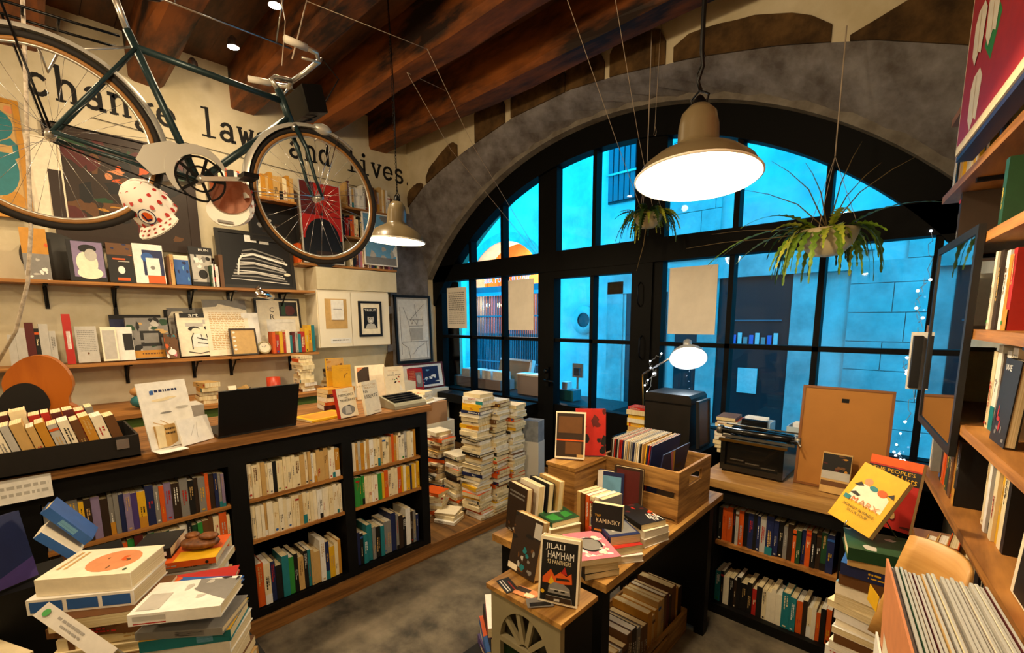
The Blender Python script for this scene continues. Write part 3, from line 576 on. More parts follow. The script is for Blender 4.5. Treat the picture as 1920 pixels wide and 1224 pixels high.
# white wall cupboards
t = thing('wall_cupboard', 'white double wall cupboard with papers and a small portrait on its doors', 'cupboard', (WX+.14, 2.4, 1.37))
m = MB(); m.box((WX, 2.0, 1.37), (WX+.27, 2.8, 1.95), WHITEP); m.build('body', t)
for y0, y1 in ((2.005, 2.345), (2.352, 2.795)): m = MB(); m.box((WX+.271, y0, 1.375), (WX+.289, y1, 1.93), WHITEP); m.build('door', t)
m = MB(); m.box((WX, 2.0, 1.951), (WX+.3, 2.9, 2.165), PLASTER); struct(m, 'trim_30')
XC = WX+.289
q = MB(); q.box((XC+.0005, 2.07, 1.56), (XC+.002, 2.3, 1.86), C('tan')); q.build('kraft_paper', label='tan sheet of paper taped on the left cupboard door', cat='paper')
q = MB(); q.box((XC+.0025, 2.13, 1.65), (XC+.012, 2.26, 1.85), C('white')); q.box((XC+.012, 2.15, 1.755), (XC+.0125, 2.24, 1.76), C('grey')); q.build('notepad', label='white notepad hanging over the tan sheet on the cupboard', cat='notepad')
q = MB(); q.box((XC+.0005, 2.11, 1.41), (XC+.002, 2.33, 1.46), C('white')); face_art(q, (XC+.002, 2.11, 1.41), (0, .22, 0), (0, 0, .05), (1, 0, 0), [('g', 'grey', .1, .4, .9, .9, 1, 3)]); q.build('note', label='curling white note low on the left cupboard door', cat='paper')
picture('framed_portrait', 'small black framed portrait of a smiling person hanging on the right cupboard door', 2.425, 2.695, 1.47, 1.845, XC+.001, C('black'), C('ivory'), [('r', 'black', .14, .18, .86, .85), ('t', 'white', 'TRIBUT', .2, .74, .8, .82), ('e', 'lightgrey', .5, .5, .17, .16), ('e', 'black', .5, .62, .2, .07), ('e', 'black', .44, .52, .025, .015), ('e', 'black', .56, .52, .025, .015), ('e', 'white', .5, .43, .08, .025), ('p', 'lightgrey', [(.2, .19), (.8, .19), (.68, .34), (.32, .34)])], fw=.024, th=.018)
# small clip lamp on the shelf edge
t = thing('clip_lamp', 'small chrome clip lamp on the shelf edge above the papers', 'lamp', (-4.5, 1.47, 1.9))
m = MB(); m.M = Tm(-4.47, 1.5, 1.875) @ Rx(R(75)) @ Ry(R(8)); m.lathe([(.001, -.07), (.03, -.07), (.036, .07), (.034, .07), (.028, -.065)], CHROME, 20); m.build('shade', t)
m = MB(); m.tube([(-4.53, 1.45, 1.93), (-4.5, 1.46, 1.95), (-4.47, 1.48, 1.9)], .008, CHROME); m.build('clip', t)
# ---- lower shelf contents (z 1.338)
V = 1.3395; F2 = WX+.13
face(.175, V, .03, .36, .045, 'red', [('g', 'white', .3, .1, .75, .9, 1, 4)], 'tall red hardback on the lower wall shelf above the guitar', x=WX+.2, lean=2, turn=0)
face(.235, V, .02, .27, .12, 'skyblue', [('r', 'lightgrey', 0, 0, 1, 1), ('e', 'brown', .5, .25, .05, .03), ('g', 'grey', .1, .3, .9, .9, 12, 8)], 'pale grey booklet next to the tall red hardback', x=WX+.2, name='paperback_book')
face(.375, V, .03, .26, .09, 'ivory', [('r', 'lightgrey', .1, .05, .9, .9)], 'plain cream book on the lower wall shelf', x=WX+.2)
face(.465, V, .02, .26, .1, 'white', [('r', 'black', .4, .3, .98, .8)], 'white booklet with a black square cover', x=WX+.18, name='paperback_book')
face(.45, V, .015, .36, .33, 'navy', [('r', 'black', 0, .9, 1, 1)], 'large dark blue art book behind the television-cover book', x=WX+.07)
face(.535, V, .03, .33, .27, 'grey', [paint(['tan', 'grey', 'darkgreen', 'lightgrey', 'black'], 30, 3), ('r', 'black', .3, .3, .8, .68), ('r', 'grey', .38, .38, .74, .62), ('r', 'ochre', .0, .02, 1, .2), ('g', 'brown', .3, .08, .8, .16, 1, 3)], 'large art book showing an old television with an ochre band', x=WX+.14)
face(.755, V, .02, .2, .09, 'brown', [paint(['orange', 'pink', 'black', 'white', 'teal'], 14, 9), ('e', 'white', .5, .25, .3, .12)], 'small colourful comic standing before the television-cover book', x=WX+.22, name='paperback_book')
face(.83, V, .012, .42, .3, 'lightgrey', [('p', 'grey', [(0, .8), (.4, .86), (1, .8), (1, 1), (0, 1)]), ('p', 'ivory', [(0, .8), (.1, .92), (.35, .93), (.45, .8)])], 'torn pale poster behind the art magazine', x=WX+.07)
ARTM = [('r', 'ivory', .02, 0, 1, 1), ('r', 'black', .1, .89, 1, 1), ('t', 'white', 'art', .3, .905, .52, .985), ('r', 'lightgrey', .2, .68, .6, .77), ('r', 'lightgrey', .6, .74, .95, .84),
        ('e', 'black', .38, .63, .13, .06), ('e', 'ivory', .42, .58, .1, .07), ('e', 'black', .75, .65, .14, .06), ('e', 'ivory', .76, .6, .09, .08), ('p', 'white', [(.3, .2), (.35, .5), (.5, .52), (.6, .4), (.75, .52), (.92, .5), (.95, .2)]),
        ('l', 'black', [(.3, .15), (.3, .42), (.36, .53)], .007), ('l', 'black', [(.42, .42), (.7, .35), (.95, .38)], .01), ('l', 'black', [(.42, .3), (.8, .25)], .008), ('l', 'black', [(.9, .55), (1, .5)], .012), ('l', 'black', [(.9, .42), (1, .4)], .012), ('l', 'black', [(.9, .3), (1, .28)], .012), ('l', 'black', [(.65, .5), (.66, .38)], .006), ('l', 'black', [(.2, .1), (.45, .05), (.85, .12)], .006), ('l', 'black', [(.52, .5), (.54, .36)], .005)]
face(.86, V, .03, .37, .32, 'darkbrown', ARTM, "black and white art magazine with two drawn figures under the word 'art'", x=WX+.16, lean=12)
face(1.07, V, .008, .50, .34, 'ivory', [('g', 'tan', .1, .1, .9, .78, 22, 6), ('p', 'grey', [(0, .86), (.3, .88), (.35, .93), (1, .82), (1, 1), (0, 1)])], 'large sheet of handwritten cream paper leaning on the wall shelf', x=WX+.19, lean=13, name='paperback_book')
picture('photo_frame', 'small brown framed card with white shells leaning on the handwritten sheet', 1.225, 1.44, 1.3365, 1.58, WX+.25, C('darkbrown'), C('tan'), [('e', 'white', .12, v, .06, .04) for v in (.2, .35, .55, .7, .9)], fw=.012, lean=14)
face(1.36, V, .01, .38, .14, 'white', [('r', 'skyblue', .3, .1, .7, .5)], 'white card with a blue patch beside the clock', x=WX+.17, name='paperback_book')
picture('framed_poster', "black framed poster with the letters 'CR' and a red spot", 1.5, 1.92, 1.337, 1.86, WX+.07, C('black'), C('ivory'), [('t', 'black', 'C', .3, .76, .4, .86), ('t', 'black', 'R', .3, .62, .4, .72), ('r', 'black', .53, .68, .97, .97), ('e', 'maroon', .78, .8, .13, .1), ('r', 'darkgreen', .58, .7, .68, .95), ('r', 'white', .2, .2, .9, .62), ('l', 'grey', [(.4, .55), (.85, .55)], .004)], fw=.018, lean=5)
t = thing('desk_clock', 'small round cream clock on the short wall shelf', 'clock', (-4.62, 1.5, 1.335))
m = MB(); m.M = Tm(-4.62, 1.5, 1.395) @ Ry(R(80)); m.lathe([(.001, 0), (.055, 0), (.06, .01), (.058, .03), (.05, .032), (.05, .024), (.001, .024)], mat('clock_case', 'b0a47c', .35), 32); m.build('case', t)
m = MB(); m.M = Tm(-4.594, 1.5, 1.4) @ Ry(R(-10)); face_art(m, (0, -.05, -.05), (0, .1, 0), (0, 0, .1), (1, 0, 0), [('e', 'ivory', .5, .5, .46, .46), ('l', 'black', [(.5, .5), (.25, .62)], .003), ('l', 'black', [(.5, .5), (.6, .68)], .003)]); m.build('dial', t)
lrow(1.56, V, .33, ['teal', 'yellow', 'yellow', 'orange', 'red', 'maroon', 'ivory', 'lightgrey'], 'short wall shelf right of the clock', 44, WX+.28, t=(.018, .034), h=(.16, .21), hb=.4)
lrow(1.86, V, .11, ['yellow', 'ochre', 'lightgrey', 'teal', 'skyblue'], 'short wall shelf, end nearest the cupboards', 45, WX+.28, h=(.22, .25), t=(.02, .03), hb=1)
# ---- painted lettering
GL_ = {'c': [('a', .47, .5, .36, .44, 45, 325)], 'h': [('l', .2, 0, .2, 1.6), ('l', .04, .02, .38, .02), ('l', .04, 1.58, .2, 1.58), ('a', .48, .6, .28, .36, 0, 150), ('l', .76, .6, .76, 0), ('l', .6, .02, .94, .02)],
 'a': [('a', .42, .27, .3, .25, 0, 360), ('l', .72, .08, .72, .66), ('a', .45, .68, .27, .29, 0, 155), ('l', .72, .02, .9, .02)], 'n': [('l', .2, 0, .2, .98), ('l', .04, .02, .36, .02), ('l', .04, .96, .2, .96), ('a', .48, .6, .28, .36, 0, 150), ('l', .76, .6, .76, 0), ('l', .6, .02, .94, .02)],
 'g': [('a', .42, .66, .27, .3, 0, 360), ('a', .45, -.3, .36, .24, 0, 360), ('l', .24, .42, .18, .1), ('l', .18, .1, .5, -.06), ('l', .66, .86, .92, .96)], 'e': [('a', .47, .5, .38, .45, 0, 320), ('l', .1, .52, .84, .52)],
 'l': [('l', .48, 0, .48, 1.6), ('l', .14, .02, .84, .02), ('l', .2, 1.58, .48, 1.58)], 'w': [('l', .12, .98, .3, 0), ('l', .3, 0, .5, .8), ('l', .5, .8, .7, 0), ('l', .7, 0, .9, .98), ('l', .0, .98, .26, .98), ('l', .74, .98, 1.0, .98)],
 's': [('a', .46, .74, .28, .23, 20, 270), ('a', .46, .26, .32, .25, -160, 90)], 'd': [('a', .4, .48, .3, .45, 0, 360), ('l', .7, 0, .7, 1.6), ('l', .5, 1.58, .7, 1.58), ('l', .7, .02, .9, .02)],
 'i': [('l', .48, 0, .48, .98), ('l', .14, .02, .84, .02), ('l', .2, .96, .48, .96), ('a', .46, 1.35, .05, .05, 0, 360)], 'v': [('l', .14, .98, .47, 0), ('l', .47, 0, .82, .98), ('l', .02, .96, .32, .96), ('l', .64, .96, .96, .96)], '.': [('a', .3, .06, .05, .05, 0, 360)]}
m = MB(); INK = mat('lettering_paint', '0d0b0a', .7); UH = .145; k_ = 0
for i, ch in enumerate('change laws and lives.'):
    for g in GL_.get(ch, []):
        y0 = .17+i*.1475; sw = .028
        if g[0] == 'l': pts = [(g[1], g[2]), (g[3], g[4])]
        else: n = 14; pts = [(g[1]+g[3]*math.cos(R(g[5]+(g[6]-g[5])*j/n)), g[2]+g[4]*math.sin(R(g[5]+(g[6]-g[5])*j/n))) for j in range(n+1)]
        P = [Vector((WX+.0015, y0+a*.135, 3.235+b*UH)) for a, b in pts]
        if g[0] == 'l' and abs(g[1]-g[3]) > .2 and abs(g[2]-g[4]) < .05: sw = .016
        for a, b in zip(P, P[1:]):
            dd = (b-a).normalized(); s = Vector((0, -dd.z, dd.y))*sw/2; e = dd*sw*.3; k_ = (k_+1) % 5; o_ = Vector((.0002*k_, 0, 0)); m.quad([a-s-e+o_, b-s+e+o_, b+s+e+o_, a+s-e+o_], INK)
m.build('wall_lettering', label="large black typewriter lettering 'change laws and lives.' painted on the left wall", cat='lettering')
# ---- low shelf behind the counter, cream/green panels, clutter
t = thing('back_counter', 'low wooden back counter behind the shop counter with green panels', 'counter', (-4.5, 1, .09))
m = MB(); m.box((WX+.005, .25, .97), (-4.1, 1.95, 1.0), WOOD); m.build('top', t)
m = MB(); m.box((WX+.005, .27, .092), (-4.15, 1.93, .969), mat('olive_green_paint', '56702a', .6)); m.build('cupboard_body', t)
m = MB(); m.box((WX+.005, 2.0, .092), (-4.3, 2.95, .96), WHITEP); m.build('low_cupboard', label='low white cupboard under the wall cupboards', cat='cupboard')
pile(-4.25, .93, 1.001, 5, ['cream', 'ochre', 'brown', 'tan', 'ivory'], 'short pile on the back counter behind the laptop', 'books on the back counter', 51, spread=14, t=(.02, .04))
pile(-4.3, 1.72, 1.001, 11, ['cream', 'ivory', 'brown', 'tan', 'orange', 'cream'], 'tall leaning pile under the short wall shelf', 'books on the back counter', 52, spread=12, t=(.022, .038))
pile(-4.28, 1.98, 1.001-.04, 8, ['cream', 'tan', 'ivory', 'black', 'lightgrey'], 'pile beside the tall leaning one behind the counter', 'books on the back counter', 53, spread=15, t=(.02, .03))
m = MB(); m.M = Tm(-4.2, 1.42, 1.001); m.lathe([(.001, 0), (.05, 0), (.055, .01), (.055, .16), (.05, .16), (.048, .012), (.001, .012)], mat('red_tin', 'b5381a', .35), 24); m.build('tin', label='red tin standing behind the laptop', cat='tin')
m = MB(); m.M = Tm(-4.3, .55, 1.001); m.ball((0, 0, .06), .07, mat('teal_toy', '2c6f78', .5), sc=(1.0, 1.3, .8)); m.ball((-.02, -.02, .13), .055, mat('tan_toy', 'b98a52', .7), sc=(1.1, 1.2, .7)); m.ball((.03, .07, .05), .035, C('white')); m.build('toy_figure', label='small teal and tan figurine on the back counter', cat='figurine')
for i, (y, x) in enumerate([(1.12, -4.3), (1.2, -4.28)]):
    m = MB(); m.M = Tm(x, y, 1.001) @ Rz(i); m.box((-.05, -.04, 0), (.05, .04, .05+.03*i), ['yellow', 'black'][i]); m.prism([(-.045, .0501+.03*i), (.045, .0501+.03*i), (.02, .11)], -.03, .03, ['ivory', 'tan'][i]); m.build('small_box', label=['open yellow box of cards behind the laptop', 'small black box behind the laptop'][i], cat='box')
# tall framed drawing by the window and the picture in front of it
picture('framed_drawing', 'tall black framed pencil drawing of stairs and arches beside the window', 3.02, 3.54, 1.12, 1.94, WX+.05, C('black'), C('lightgrey'), [('r', 'white', .04, .03, .96, .97)] + [('l', 'grey', p, .006) for p in ([(.1, .1), (.1, .85)], [(.2, .85), (.35, .6), (.4, .3)], [(.4, .65), (.85, .9)], [(.35, .65), (.8, .65)], [(.35, .55), (.8, .55)], [(.8, .55), (.8, .7)], [(.1, .3), (.95, .3)], [(.1, .28), (.3, .2), (.35, .02)], [(.45, .1), (.6, .2), (.85, .27)], [(.9, .3), (.9, .02)], [(.55, .9), (.6, .7)], [(.4, .65), (.45, .58), (.5, .65), (.6, .57), (.65, .65)])] + [('r', 'lightgrey', .38, .32, .78, .52)], fw=.03, lean=2, th=.025)
picture('framed_print', 'red-edged framed print with a blue splash standing below the tall drawing', 2.98, 3.6, .8, 1.12, WX+.22, C('maroon'), C('white'), [('r', 'navy', .15, .1, .9, .9), paint(['white', 'skyblue', 'white'], 10, 4, .3, .2, .9, .9)], fw=.02, lean=10)
m = MB(); m.box((WX+.005, 3.0, .092), (WX+.3, 3.6, .8), WHITEP); m.build('low_cabinet', label='low white cabinet by the corner under the framed prints', cat='cabinet')
face(3.02, .802, .02, .27, .2, 'red', [('r', 'grey', .5, .15, .92, .8), ('e', 'lightgrey', .7, .5, .15, .2), ('g', 'peach', .05, .2, .45, .9, 10, 4)], 'red book with a grey portrait leaning on the red-edged print', x=WX+.3, lean=10)
# ---- radiator
t = thing('radiator', 'grey panel radiator with a round valve beside the corner book stacks', 'radiator', (-3.3, 1.9, .092))
m = MB(); m.box((-3.1, 1.86, .13), (-2.98, 2.02, .86), mat('radiator_paint', 'a5a59d', .4)); 
for i in range(5): m.box((-2.98, 1.875+i*.028, .16), (-2.972, 1.89+i*.028, .83), mat('radiator_paint', 'a5a59d', .4))
m.box((-3.08, 1.88, .0925), (-3.0, 2.0, .13), BLACKM); m.build('panel', t)
m = MB(); m.M = Tm(-2.97, 1.94, .76) @ Ry(R(90)); m.lathe([(.001, .03), (.028, .03), (.032, 0), (.001, 0)], WHITEP, 20); m.build('valve', t)
# ============================================================ ON THE COUNTER
CT = 1.0835
def basis(e, org):   # local +Y along e, +X towards the viewer's side, +Z up
    e = Vector((e[0], e[1], 0)).normalized(); x = e.cross(Vector((0, 0, 1)))
    return Matrix(((x.x, e.x, 0, org[0]), (x.y, e.y, 0, org[1]), (0, 0, 1, org[2]), (0, 0, 0, 1)))
def stand(L, Rr, z, t_, h, c, front, label, lean=10, d=None, name='paperback_book', group=None, spine=None, pages=None, seed=5):
    a, b = px(*L, 'Z', z), px(*Rr, 'Z', z); e = b-a; dd = d or e.length
    M = basis(e, (a.x, a.y, z)) @ Tm(0, 0, t_*math.sin(R(abs(lean)))+.0008) @ Ry(R(-lean)) @ Tm(-t_, 0, 0)
    book(M, t_, h, dd, c, label, group, name, front=front, spine=spine, keep=True, pages=pages, seed=seed)
def flatb(c, z, yaw, t_, h, d, colr, front, label, name='paperback_book', group=None, spine=None, seed=5, pages=None, lean=None):
    M = Tm(c[0], c[1], z) @ Rz(R(yaw))
    if lean: M = M @ Rx(R(lean[0])) @ Ry(R(lean[1]))
    book(M @ Tm(h/2, -d/2, 0) @ FLAT, t_, h, d, colr, label, group, name, front=front, spine=spine, keep=True, seed=seed, pages=pages)
    return z+t_+.0008
# white poster board with books leaning on it
stand((285, 846), (372, 826), CT, .006, .30, 'white', [('r', 'skyblue', .25, .82, .3, .88), ('g', 'navy', .32, .82, .78, .9, 1, 2), ('r', 'blue', .22, .81, .3, .87), ('e', 'cream', .4, .72, .18, .02), ('e', 'cream', .6, .74, .14, .015), ('e', 'grey', .45, .52, .12, .015), ('e', 'lightgrey', .8, .57, .14, .02), ('l', 'tan', [(.15, .4), (.5, .28)], .003), ('l', 'tan', [(.3, .42), (.55, .28)], .003)], 'large white poster with blue gothic lettering standing on the counter', lean=14, name='art_book', d=.20)
M_ = px(292, 842, 'Z', CT)
stand((299, 843), (336, 834), CT, .035, .10, 'tan', [('r', 'cream', .0, 0, .4, 1), ('g', 'darkbrown', .45, .5, .95, .9, 2, 7)], 'small thick tan book with brown script in front of the white poster', lean=6, name='hardback_book')
stand((345, 838), (402, 822), CT, .01, .12, 'white', [('l', 'lightgrey', [(.5, .2), (.55, .6), (.6, .8)], .002), ('l', 'lightgrey', [(.3, .3), (.5, .7)], .002)], 'small white sketch card standing beside the poster', lean=16, name='art_book')
q = MB(); a = px(320, 845, 'Z', CT); q.M = Tm(a.x, a.y, CT+.0005) @ Rz(.2); q.box((-.06, -.05, 0), (.03, .06, .002), C('white')); q.build('leaflet', label='white leaflet lying at the foot of the poster', cat='leaflet')
m = MB(); m.M = Tm(-2.95, .55, CT+.0005); m.box((-.08, -.06, 0), (.08, .06, .12), C('lightgrey')); m.build('card_reader_box', label='small grey box behind the white poster', cat='box')
# laptop seen from behind
t = thing('laptop', 'open black laptop on the counter, its lid turned to the room', 'laptop', (-2.75, .85, CT)); LB = mat('laptop_lid', '060607', .45)
a, b = px(412, 824, 'Z', CT), px(573, 796, 'Z', CT); e = (b-a).normalized(); MM = basis(e, (a.x-.02, a.y, CT+.001)); Lw = .37
m = MB(); m.M = MM; m.box((-.25, 0, 0), (-.002, Lw, .016), LB); m.build('base', t)
m = MB(); m.M = MM @ Tm(-.004, 0, .014) @ Ry(R(18)); m.box((0, 0, 0), (.008, Lw, .235), LB); m.build('lid', t)
m = MB(); m.M = MM @ Tm(-.004, 0, .014) @ Ry(R(18)); m.box((-.0012, .01, .012), (-.0002, Lw-.01, .225), mat('laptop_screen', '20242c', .2)); m.build('screen', t)
# books and machine at the window end of the counter
stand((640, 787), (688, 776), CT, .03, .17, 'ivory', [('e', 'grey', .48, .24, .38, .17), ('p', 'lightgrey', [(.3, .12), (.65, .12), (.6, .38), (.35, .38)]), ('e', 'darkbrown', .55, .39, .08, .02), ('t', 'black', 'MEMOIRES', .08, .72, .92, .8), ('t', 'black', 'DES', .4, .64, .55, .69), ('t', 'black', 'TENEBRES', .1, .54, .96, .62), ('g', 'tan', .3, .86, .6, .9, 1, 1)], "cream book with an oval photo titled 'Memoires des Tenebres'", lean=12, name='hardback_book', spine=[('r', 'red', 0, 0, 1, 1)], d=.125)
stand((689, 780), (717, 772), CT, .02, .20, 'ivory', [('t', 'tan', 'FRANCOIS', -.3, .86, .9, .91), ('t', 'tan', 'BEAU', .15, .78, .8, .83), ('t', 'black', 'NS', .02, .66, .3, .74), ('t', 'black', 'LIBERTE', .05, .5, .9, .6), ('g', 'brown', .5, .06, .9, .09, 1, 3)], "cream book with the word 'Liberte' right of the oval-photo book", lean=10, d=.13)
flatb((-2.62, 1.14), CT+.001, 100, .012, .26, .19, 'yellow', [('r', 'ochre', .1, .1, .9, .9)], 'yellow brochure lying on the counter beside the laptop')
z = CT+.001
for i, (c, tt) in enumerate([('maroon', .03), ('orange', .022), ('ivory', .028), ('darkbrown', .022), ('ochre', .03)]):
    z = flatb((-2.85+.005*i, 1.33), z, 84+i*3, tt, .19, .13, c, None, '%s book, %s from top of the low pile behind the oval-photo book' % (cn(c), ordn(5-i)), group='pile at the counter end', seed=i)
stand((652, 770), (680, 766), z, .02, .17, 'yellow', [('b', 0, .55, 1, 1, 8, ['brown', 'tan', 'ochre'], 2)], 'yellow book with a brown landscape, behind the plain yellow booklet', lean=8, name='hardback_book', d=.12) if 0 else None
def standat(x, y, z, face_deg, t_, h, d, c, front, label, lean=8, name='paperback_book', group=None, pages=None, seed=5, spine=None):
    """upright book at x,y (centre of its foot) whose cover looks towards face_deg"""
    n = Vector((math.cos(R(face_deg)), math.sin(R(face_deg)), 0)); e = Vector((0, 0, 1)).cross(n)
    M = basis(e, (x, y, z)) @ Tm(0, 0, t_*math.sin(R(abs(lean)))+.0008) @ Ry(R(-lean)) @ Tm(-t_/2, -d/2, 0)
    book(M, t_, h, d, c, label, group, name, front=front, keep=True, pages=pages, seed=seed, spine=spine)
standat(-2.86, 1.345, z, -15, .02, .18, .11, 'yellow', [('r', 'tan', .05, .55, .98, .98), ('b', .05, .55, .98, .98, 10, ['brown', 'grey', 'ochre'], 2)], 'yellow book with a brown landscape photo, upright on the low pile', lean=6)
standat(-2.80, 1.36, z, -15, .012, .14, .115, 'yellow', [('t', 'ochre', 'LA PLAGE', .4, .82, .9, .87), ('t', 'ochre', 'DU SOIR', .4, .72, .9, .77), ('l', 'brown', [(.6, .4), (.66, .55), (.8, .62)], .004)], 'plain bright yellow booklet in front of the landscape book', lean=4)
standat(-2.97, 1.66, CT, -12, .02, .24, .21, 'ivory', [('r', 'darkbrown', .05, .5, .45, .95), ('p', 'peach', [(.05, .8), (.3, .95), (.05, .95)])], 'large cream art book with a dark photo behind the Liberte book', lean=7, name='hardback_book')
standat(-2.72, 1.70, CT+.045, -8, .015, .2, .14, 'ivory', [('t', 'tan', 'COULEURS', .2, .84, .7, .88), ('t', 'black', 'UN', .4, .76, .5, .8), ('t', 'black', 'SOLEIL NOIR', .15, .68, .85, .73), ('b', .4, .4, .85, .66, 10, ['orange', 'green', 'black', 'maroon'], 3), ('p', 'white', [(.7, .15), (.9, .15), (.75, .4)])], 'cream novel with a painted figure standing behind the grey machine', lean=9)
t = thing('adding_machine', 'grey portable keyboard machine with a black ribbed top at the counter end', 'machine', (-2.6, 1.66, CT))
m = MB(); m.prism([(-.09, 0), (.1, 0), (.1, .02), (.085, .035), (-.07, .07), (-.09, .06)], -.125, .125, mat('machine_grey', '8c8a78', .4), Tm(-2.585, 1.66, CT+.001) @ Rz(.05)); m.build('body', t)
m = MB(); m.M = Tm(-2.585, 1.66, CT+.001) @ Rz(.05) @ Tm(0, 0, 0)
for i in range(4): x = -.06+i*.035; m.box((x, -.11, .0665-i*.008), (x+.028, .11, .074-i*.008), BLACKM)
m.build('ribbed_top', t)
# black case of books on the near end of the counter
t = thing('suitcase', 'open black suitcase filled with upright paperbacks at the near end of the counter', 'suitcase', (-2.62, -.2, CT))
SC = mat('suitcase_leather', '14100d', .5, noise=.4, scale=(20, 20, 20)); A_ = (-2.82, -.50); B_ = (-2.40, .275)
def opentray(mm, x0, y0, x1, y1, z0, z1, tk, mt): mm.box((x0, y0, z0), (x1, y1, z0+tk), mt); mm.box((x0, y0, z0), (x0+tk, y1, z1), mt); mm.box((x1-tk, y0, z0), (x1, y1, z1), mt); mm.box((x0+tk, y0, z0), (x1-tk, y0+tk, z1), mt); mm.box((x0+tk, y1-tk, z0), (x1-tk, y1, z1), mt)
m = MB(); opentray(m, A_[0], A_[1], B_[0]-.03, B_[1], CT+.001, CT+.095, .008, SC); m.build('body', t)
m = MB(); m.box((B_[0]-.0295, .2, CT+.045), (B_[0]-.02, .24, CT+.085), STEEL); m.build('latch', t, 'metal latch')
SCB = ['cream', 'tan', 'lightgrey', 'tan', 'ochre', 'cream', 'ochre', 'black', 'brown', 'ivory']
row((B_[0]-.045, -.47, CT+.0105), (0, 1, 0), (1, 0, 0), .72, SCB, 'black suitcase on the counter', 'paperbacks in the suitcase', h=(.165, .185), seed=61, lean=-13, t=(.02, .034), d=(.11, .12))
row((B_[0]-.19, -.47, CT+.0105), (0, 1, 0), (1, 0, 0), .66, ['maroon', 'white', 'brown', 'cream', 'grey', 'red'], 'back row in the suitcase', 'paperbacks in the suitcase', h=(.18, .2), seed=62, lean=-8, t=(.02, .035), d=(.11, .12), hb=.3)
q = MB(); a = px(0, 920, 'X', -2.44); q.box((-2.447, a.y-.1, .985), (-2.444, px(98, 910, 'X', -2.44).y, 1.075), C('white')); face_art(q, (-2.444, a.y-.1, .985), (0, .28, 0), (0, 0, .09), (1, 0, 0), [('g', 'lightgrey', .3, .2, .8, .8, 2, 3)]); q.build('handwritten_card', label='white handwritten card hanging from the counter edge at far left', cat='card')
# guitar behind the counter end
t = thing('guitar', 'orange wooden guitar with a black pickguard standing behind the counter end', 'guitar', (-3.45, .0, 1.0))
GM = Tm(-3.45, -.03, 1.0) @ Rz(R(80)) @ Ry(R(8))
out = [(.19*math.cos(a)*(1.0+.0*a)*(1 if math.sin(a) < 0 else .78)*(1-.22*math.exp(-((math.sin(a)*.25-.02)/.06)**2)), .23+.25*math.sin(a)) for a in [2*math.pi*i/48 for i in range(48)]]
GW = mat('guitar_top', 'b8651c', .3, color2='9a4d12', scale=(40, 2, 2)); m = MB(); m.prism(out, -.04, .04, GW, GM); m.build('body', t)
m = MB(); m.prism([(x*.72-.045, .23+(z-.23)*.72-.075) for x, z in out], -.045, -.0405, C('black'), GM); m.build('pickguard', t, 'black pickguard')
m = MB(); m.box((-3.75, -.6, .092), (-3.25, .2, .98), BLACKP); m.build('low_bench', label='black bench behind the counter carrying the guitar', cat='bench')
pile(-3.0, -.12, CT+.001, 6, ['cream', 'white', 'cream', 'brown'], 'pile behind the suitcase at far left', 'books behind the suitcase', 64, yaw=80, spread=12, t=(.025, .045), h=(.2, .24), d=(.13, .16)) if 0 else None
# ============================================================ CORNER STACKS
PZ = .0935
CS = ['cream', 'cream', 'ivory', 'white', 'tan', 'black', 'cream', 'ivory', 'orange', 'brown', 'white', 'yellow', 'black', 'ivory', 'navy', 'cream', 'white', 'ivory', 'black', 'cream']
G = 'stacked books in the window corner'
def cpile(x, y, z, n, where, seed, **k): k.setdefault('d', (.135, .165)); k.setdefault('wob', .012); k.setdefault('hb', .45); return pile(x, y, z, n, CS, where, G, seed, spread=k.pop('spread', 8), t=k.pop('t', (.016, .034)), off=.012, **k)
ztop = cpile(-2.60, 2.34, PZ, 39, 'front corner stack', 70, yaw=4, h=(.17, .2))
cpile(-2.585, 2.505, PZ, 37, 'second corner stack', 71, yaw=5)
cpile(-2.57, 2.68, PZ, 33, 'third corner stack, by the grey bin', 72, yaw=3)
cpile(-2.83, 2.33, PZ, 18, 'corner stack left of the front one', 73, yaw=-3)
cpile(-2.80, 2.52, PZ, 29, 'corner stack behind the front two', 74, yaw=3)
cpile(-2.88, 2.10, PZ, 8, 'low loose stack by the radiator', 75, spread=25, yaw=20)
cpile(-3.06, 2.3, PZ, 24, 'corner stack against the radiator side', 76, spread=16, yaw=10)
cpile(-2.72, 2.13, PZ, 3, 'tiny stack at the platform edge', 77, spread=20, yaw=30)
# cardboard box of papers by the corner
t = thing('cardboard_box', 'cardboard box with an open handle slot topped by papers beside the stacks', 'box', (-3.3, 2.3, .5))
a = px(812, 790, 'X', -3.2); b = px(800, 752, 'X', -3.2)
m = MB(); m.box((-3.52, 2.14, .745), (-3.2, 2.52, .93), CARD); m.box((-3.199, 2.2, .86), (-3.197, 2.3, .89), BLACKP); m.build('body', t)
m = MB(); m.box((-3.5, 2.12, .092), (-3.2, 2.6, .745), WHITEP); m.build('side_cabinet', label='white side cabinet under the cardboard box by the window', cat='cabinet')
q = MB(); q.M = Tm(-3.36, 2.34, .9312) @ Rz(.3); q.box((-.14, -.17, 0), (.16, .18, .006), C('white')); q.build('loose_papers', label='loose white papers on top of the cardboard box', cat='papers')
pile(-3.34, 2.33, .9385, 4, ['tan', 'cream', 'ivory', 'tan'], 'small pile on the cardboard box', 'books on the cardboard box', 78, yaw=15, spread=10, t=(.014, .03))
m = MB(); m.M = Tm(-3.0, 2.9, .0); m.box((-.12, -.1, .093), (.12, .1, .8), C('lightgrey')); m.build('storage_carton', label='pale plastic-wrapped carton behind the corner stacks', cat='carton')
t = thing('umbrella_stand', 'tall white bin with a grey padded top beside the door', 'bin', (-2.52, 2.9, PZ)); MU = Tm(-2.50, 2.9, PZ) @ Rz(.25)
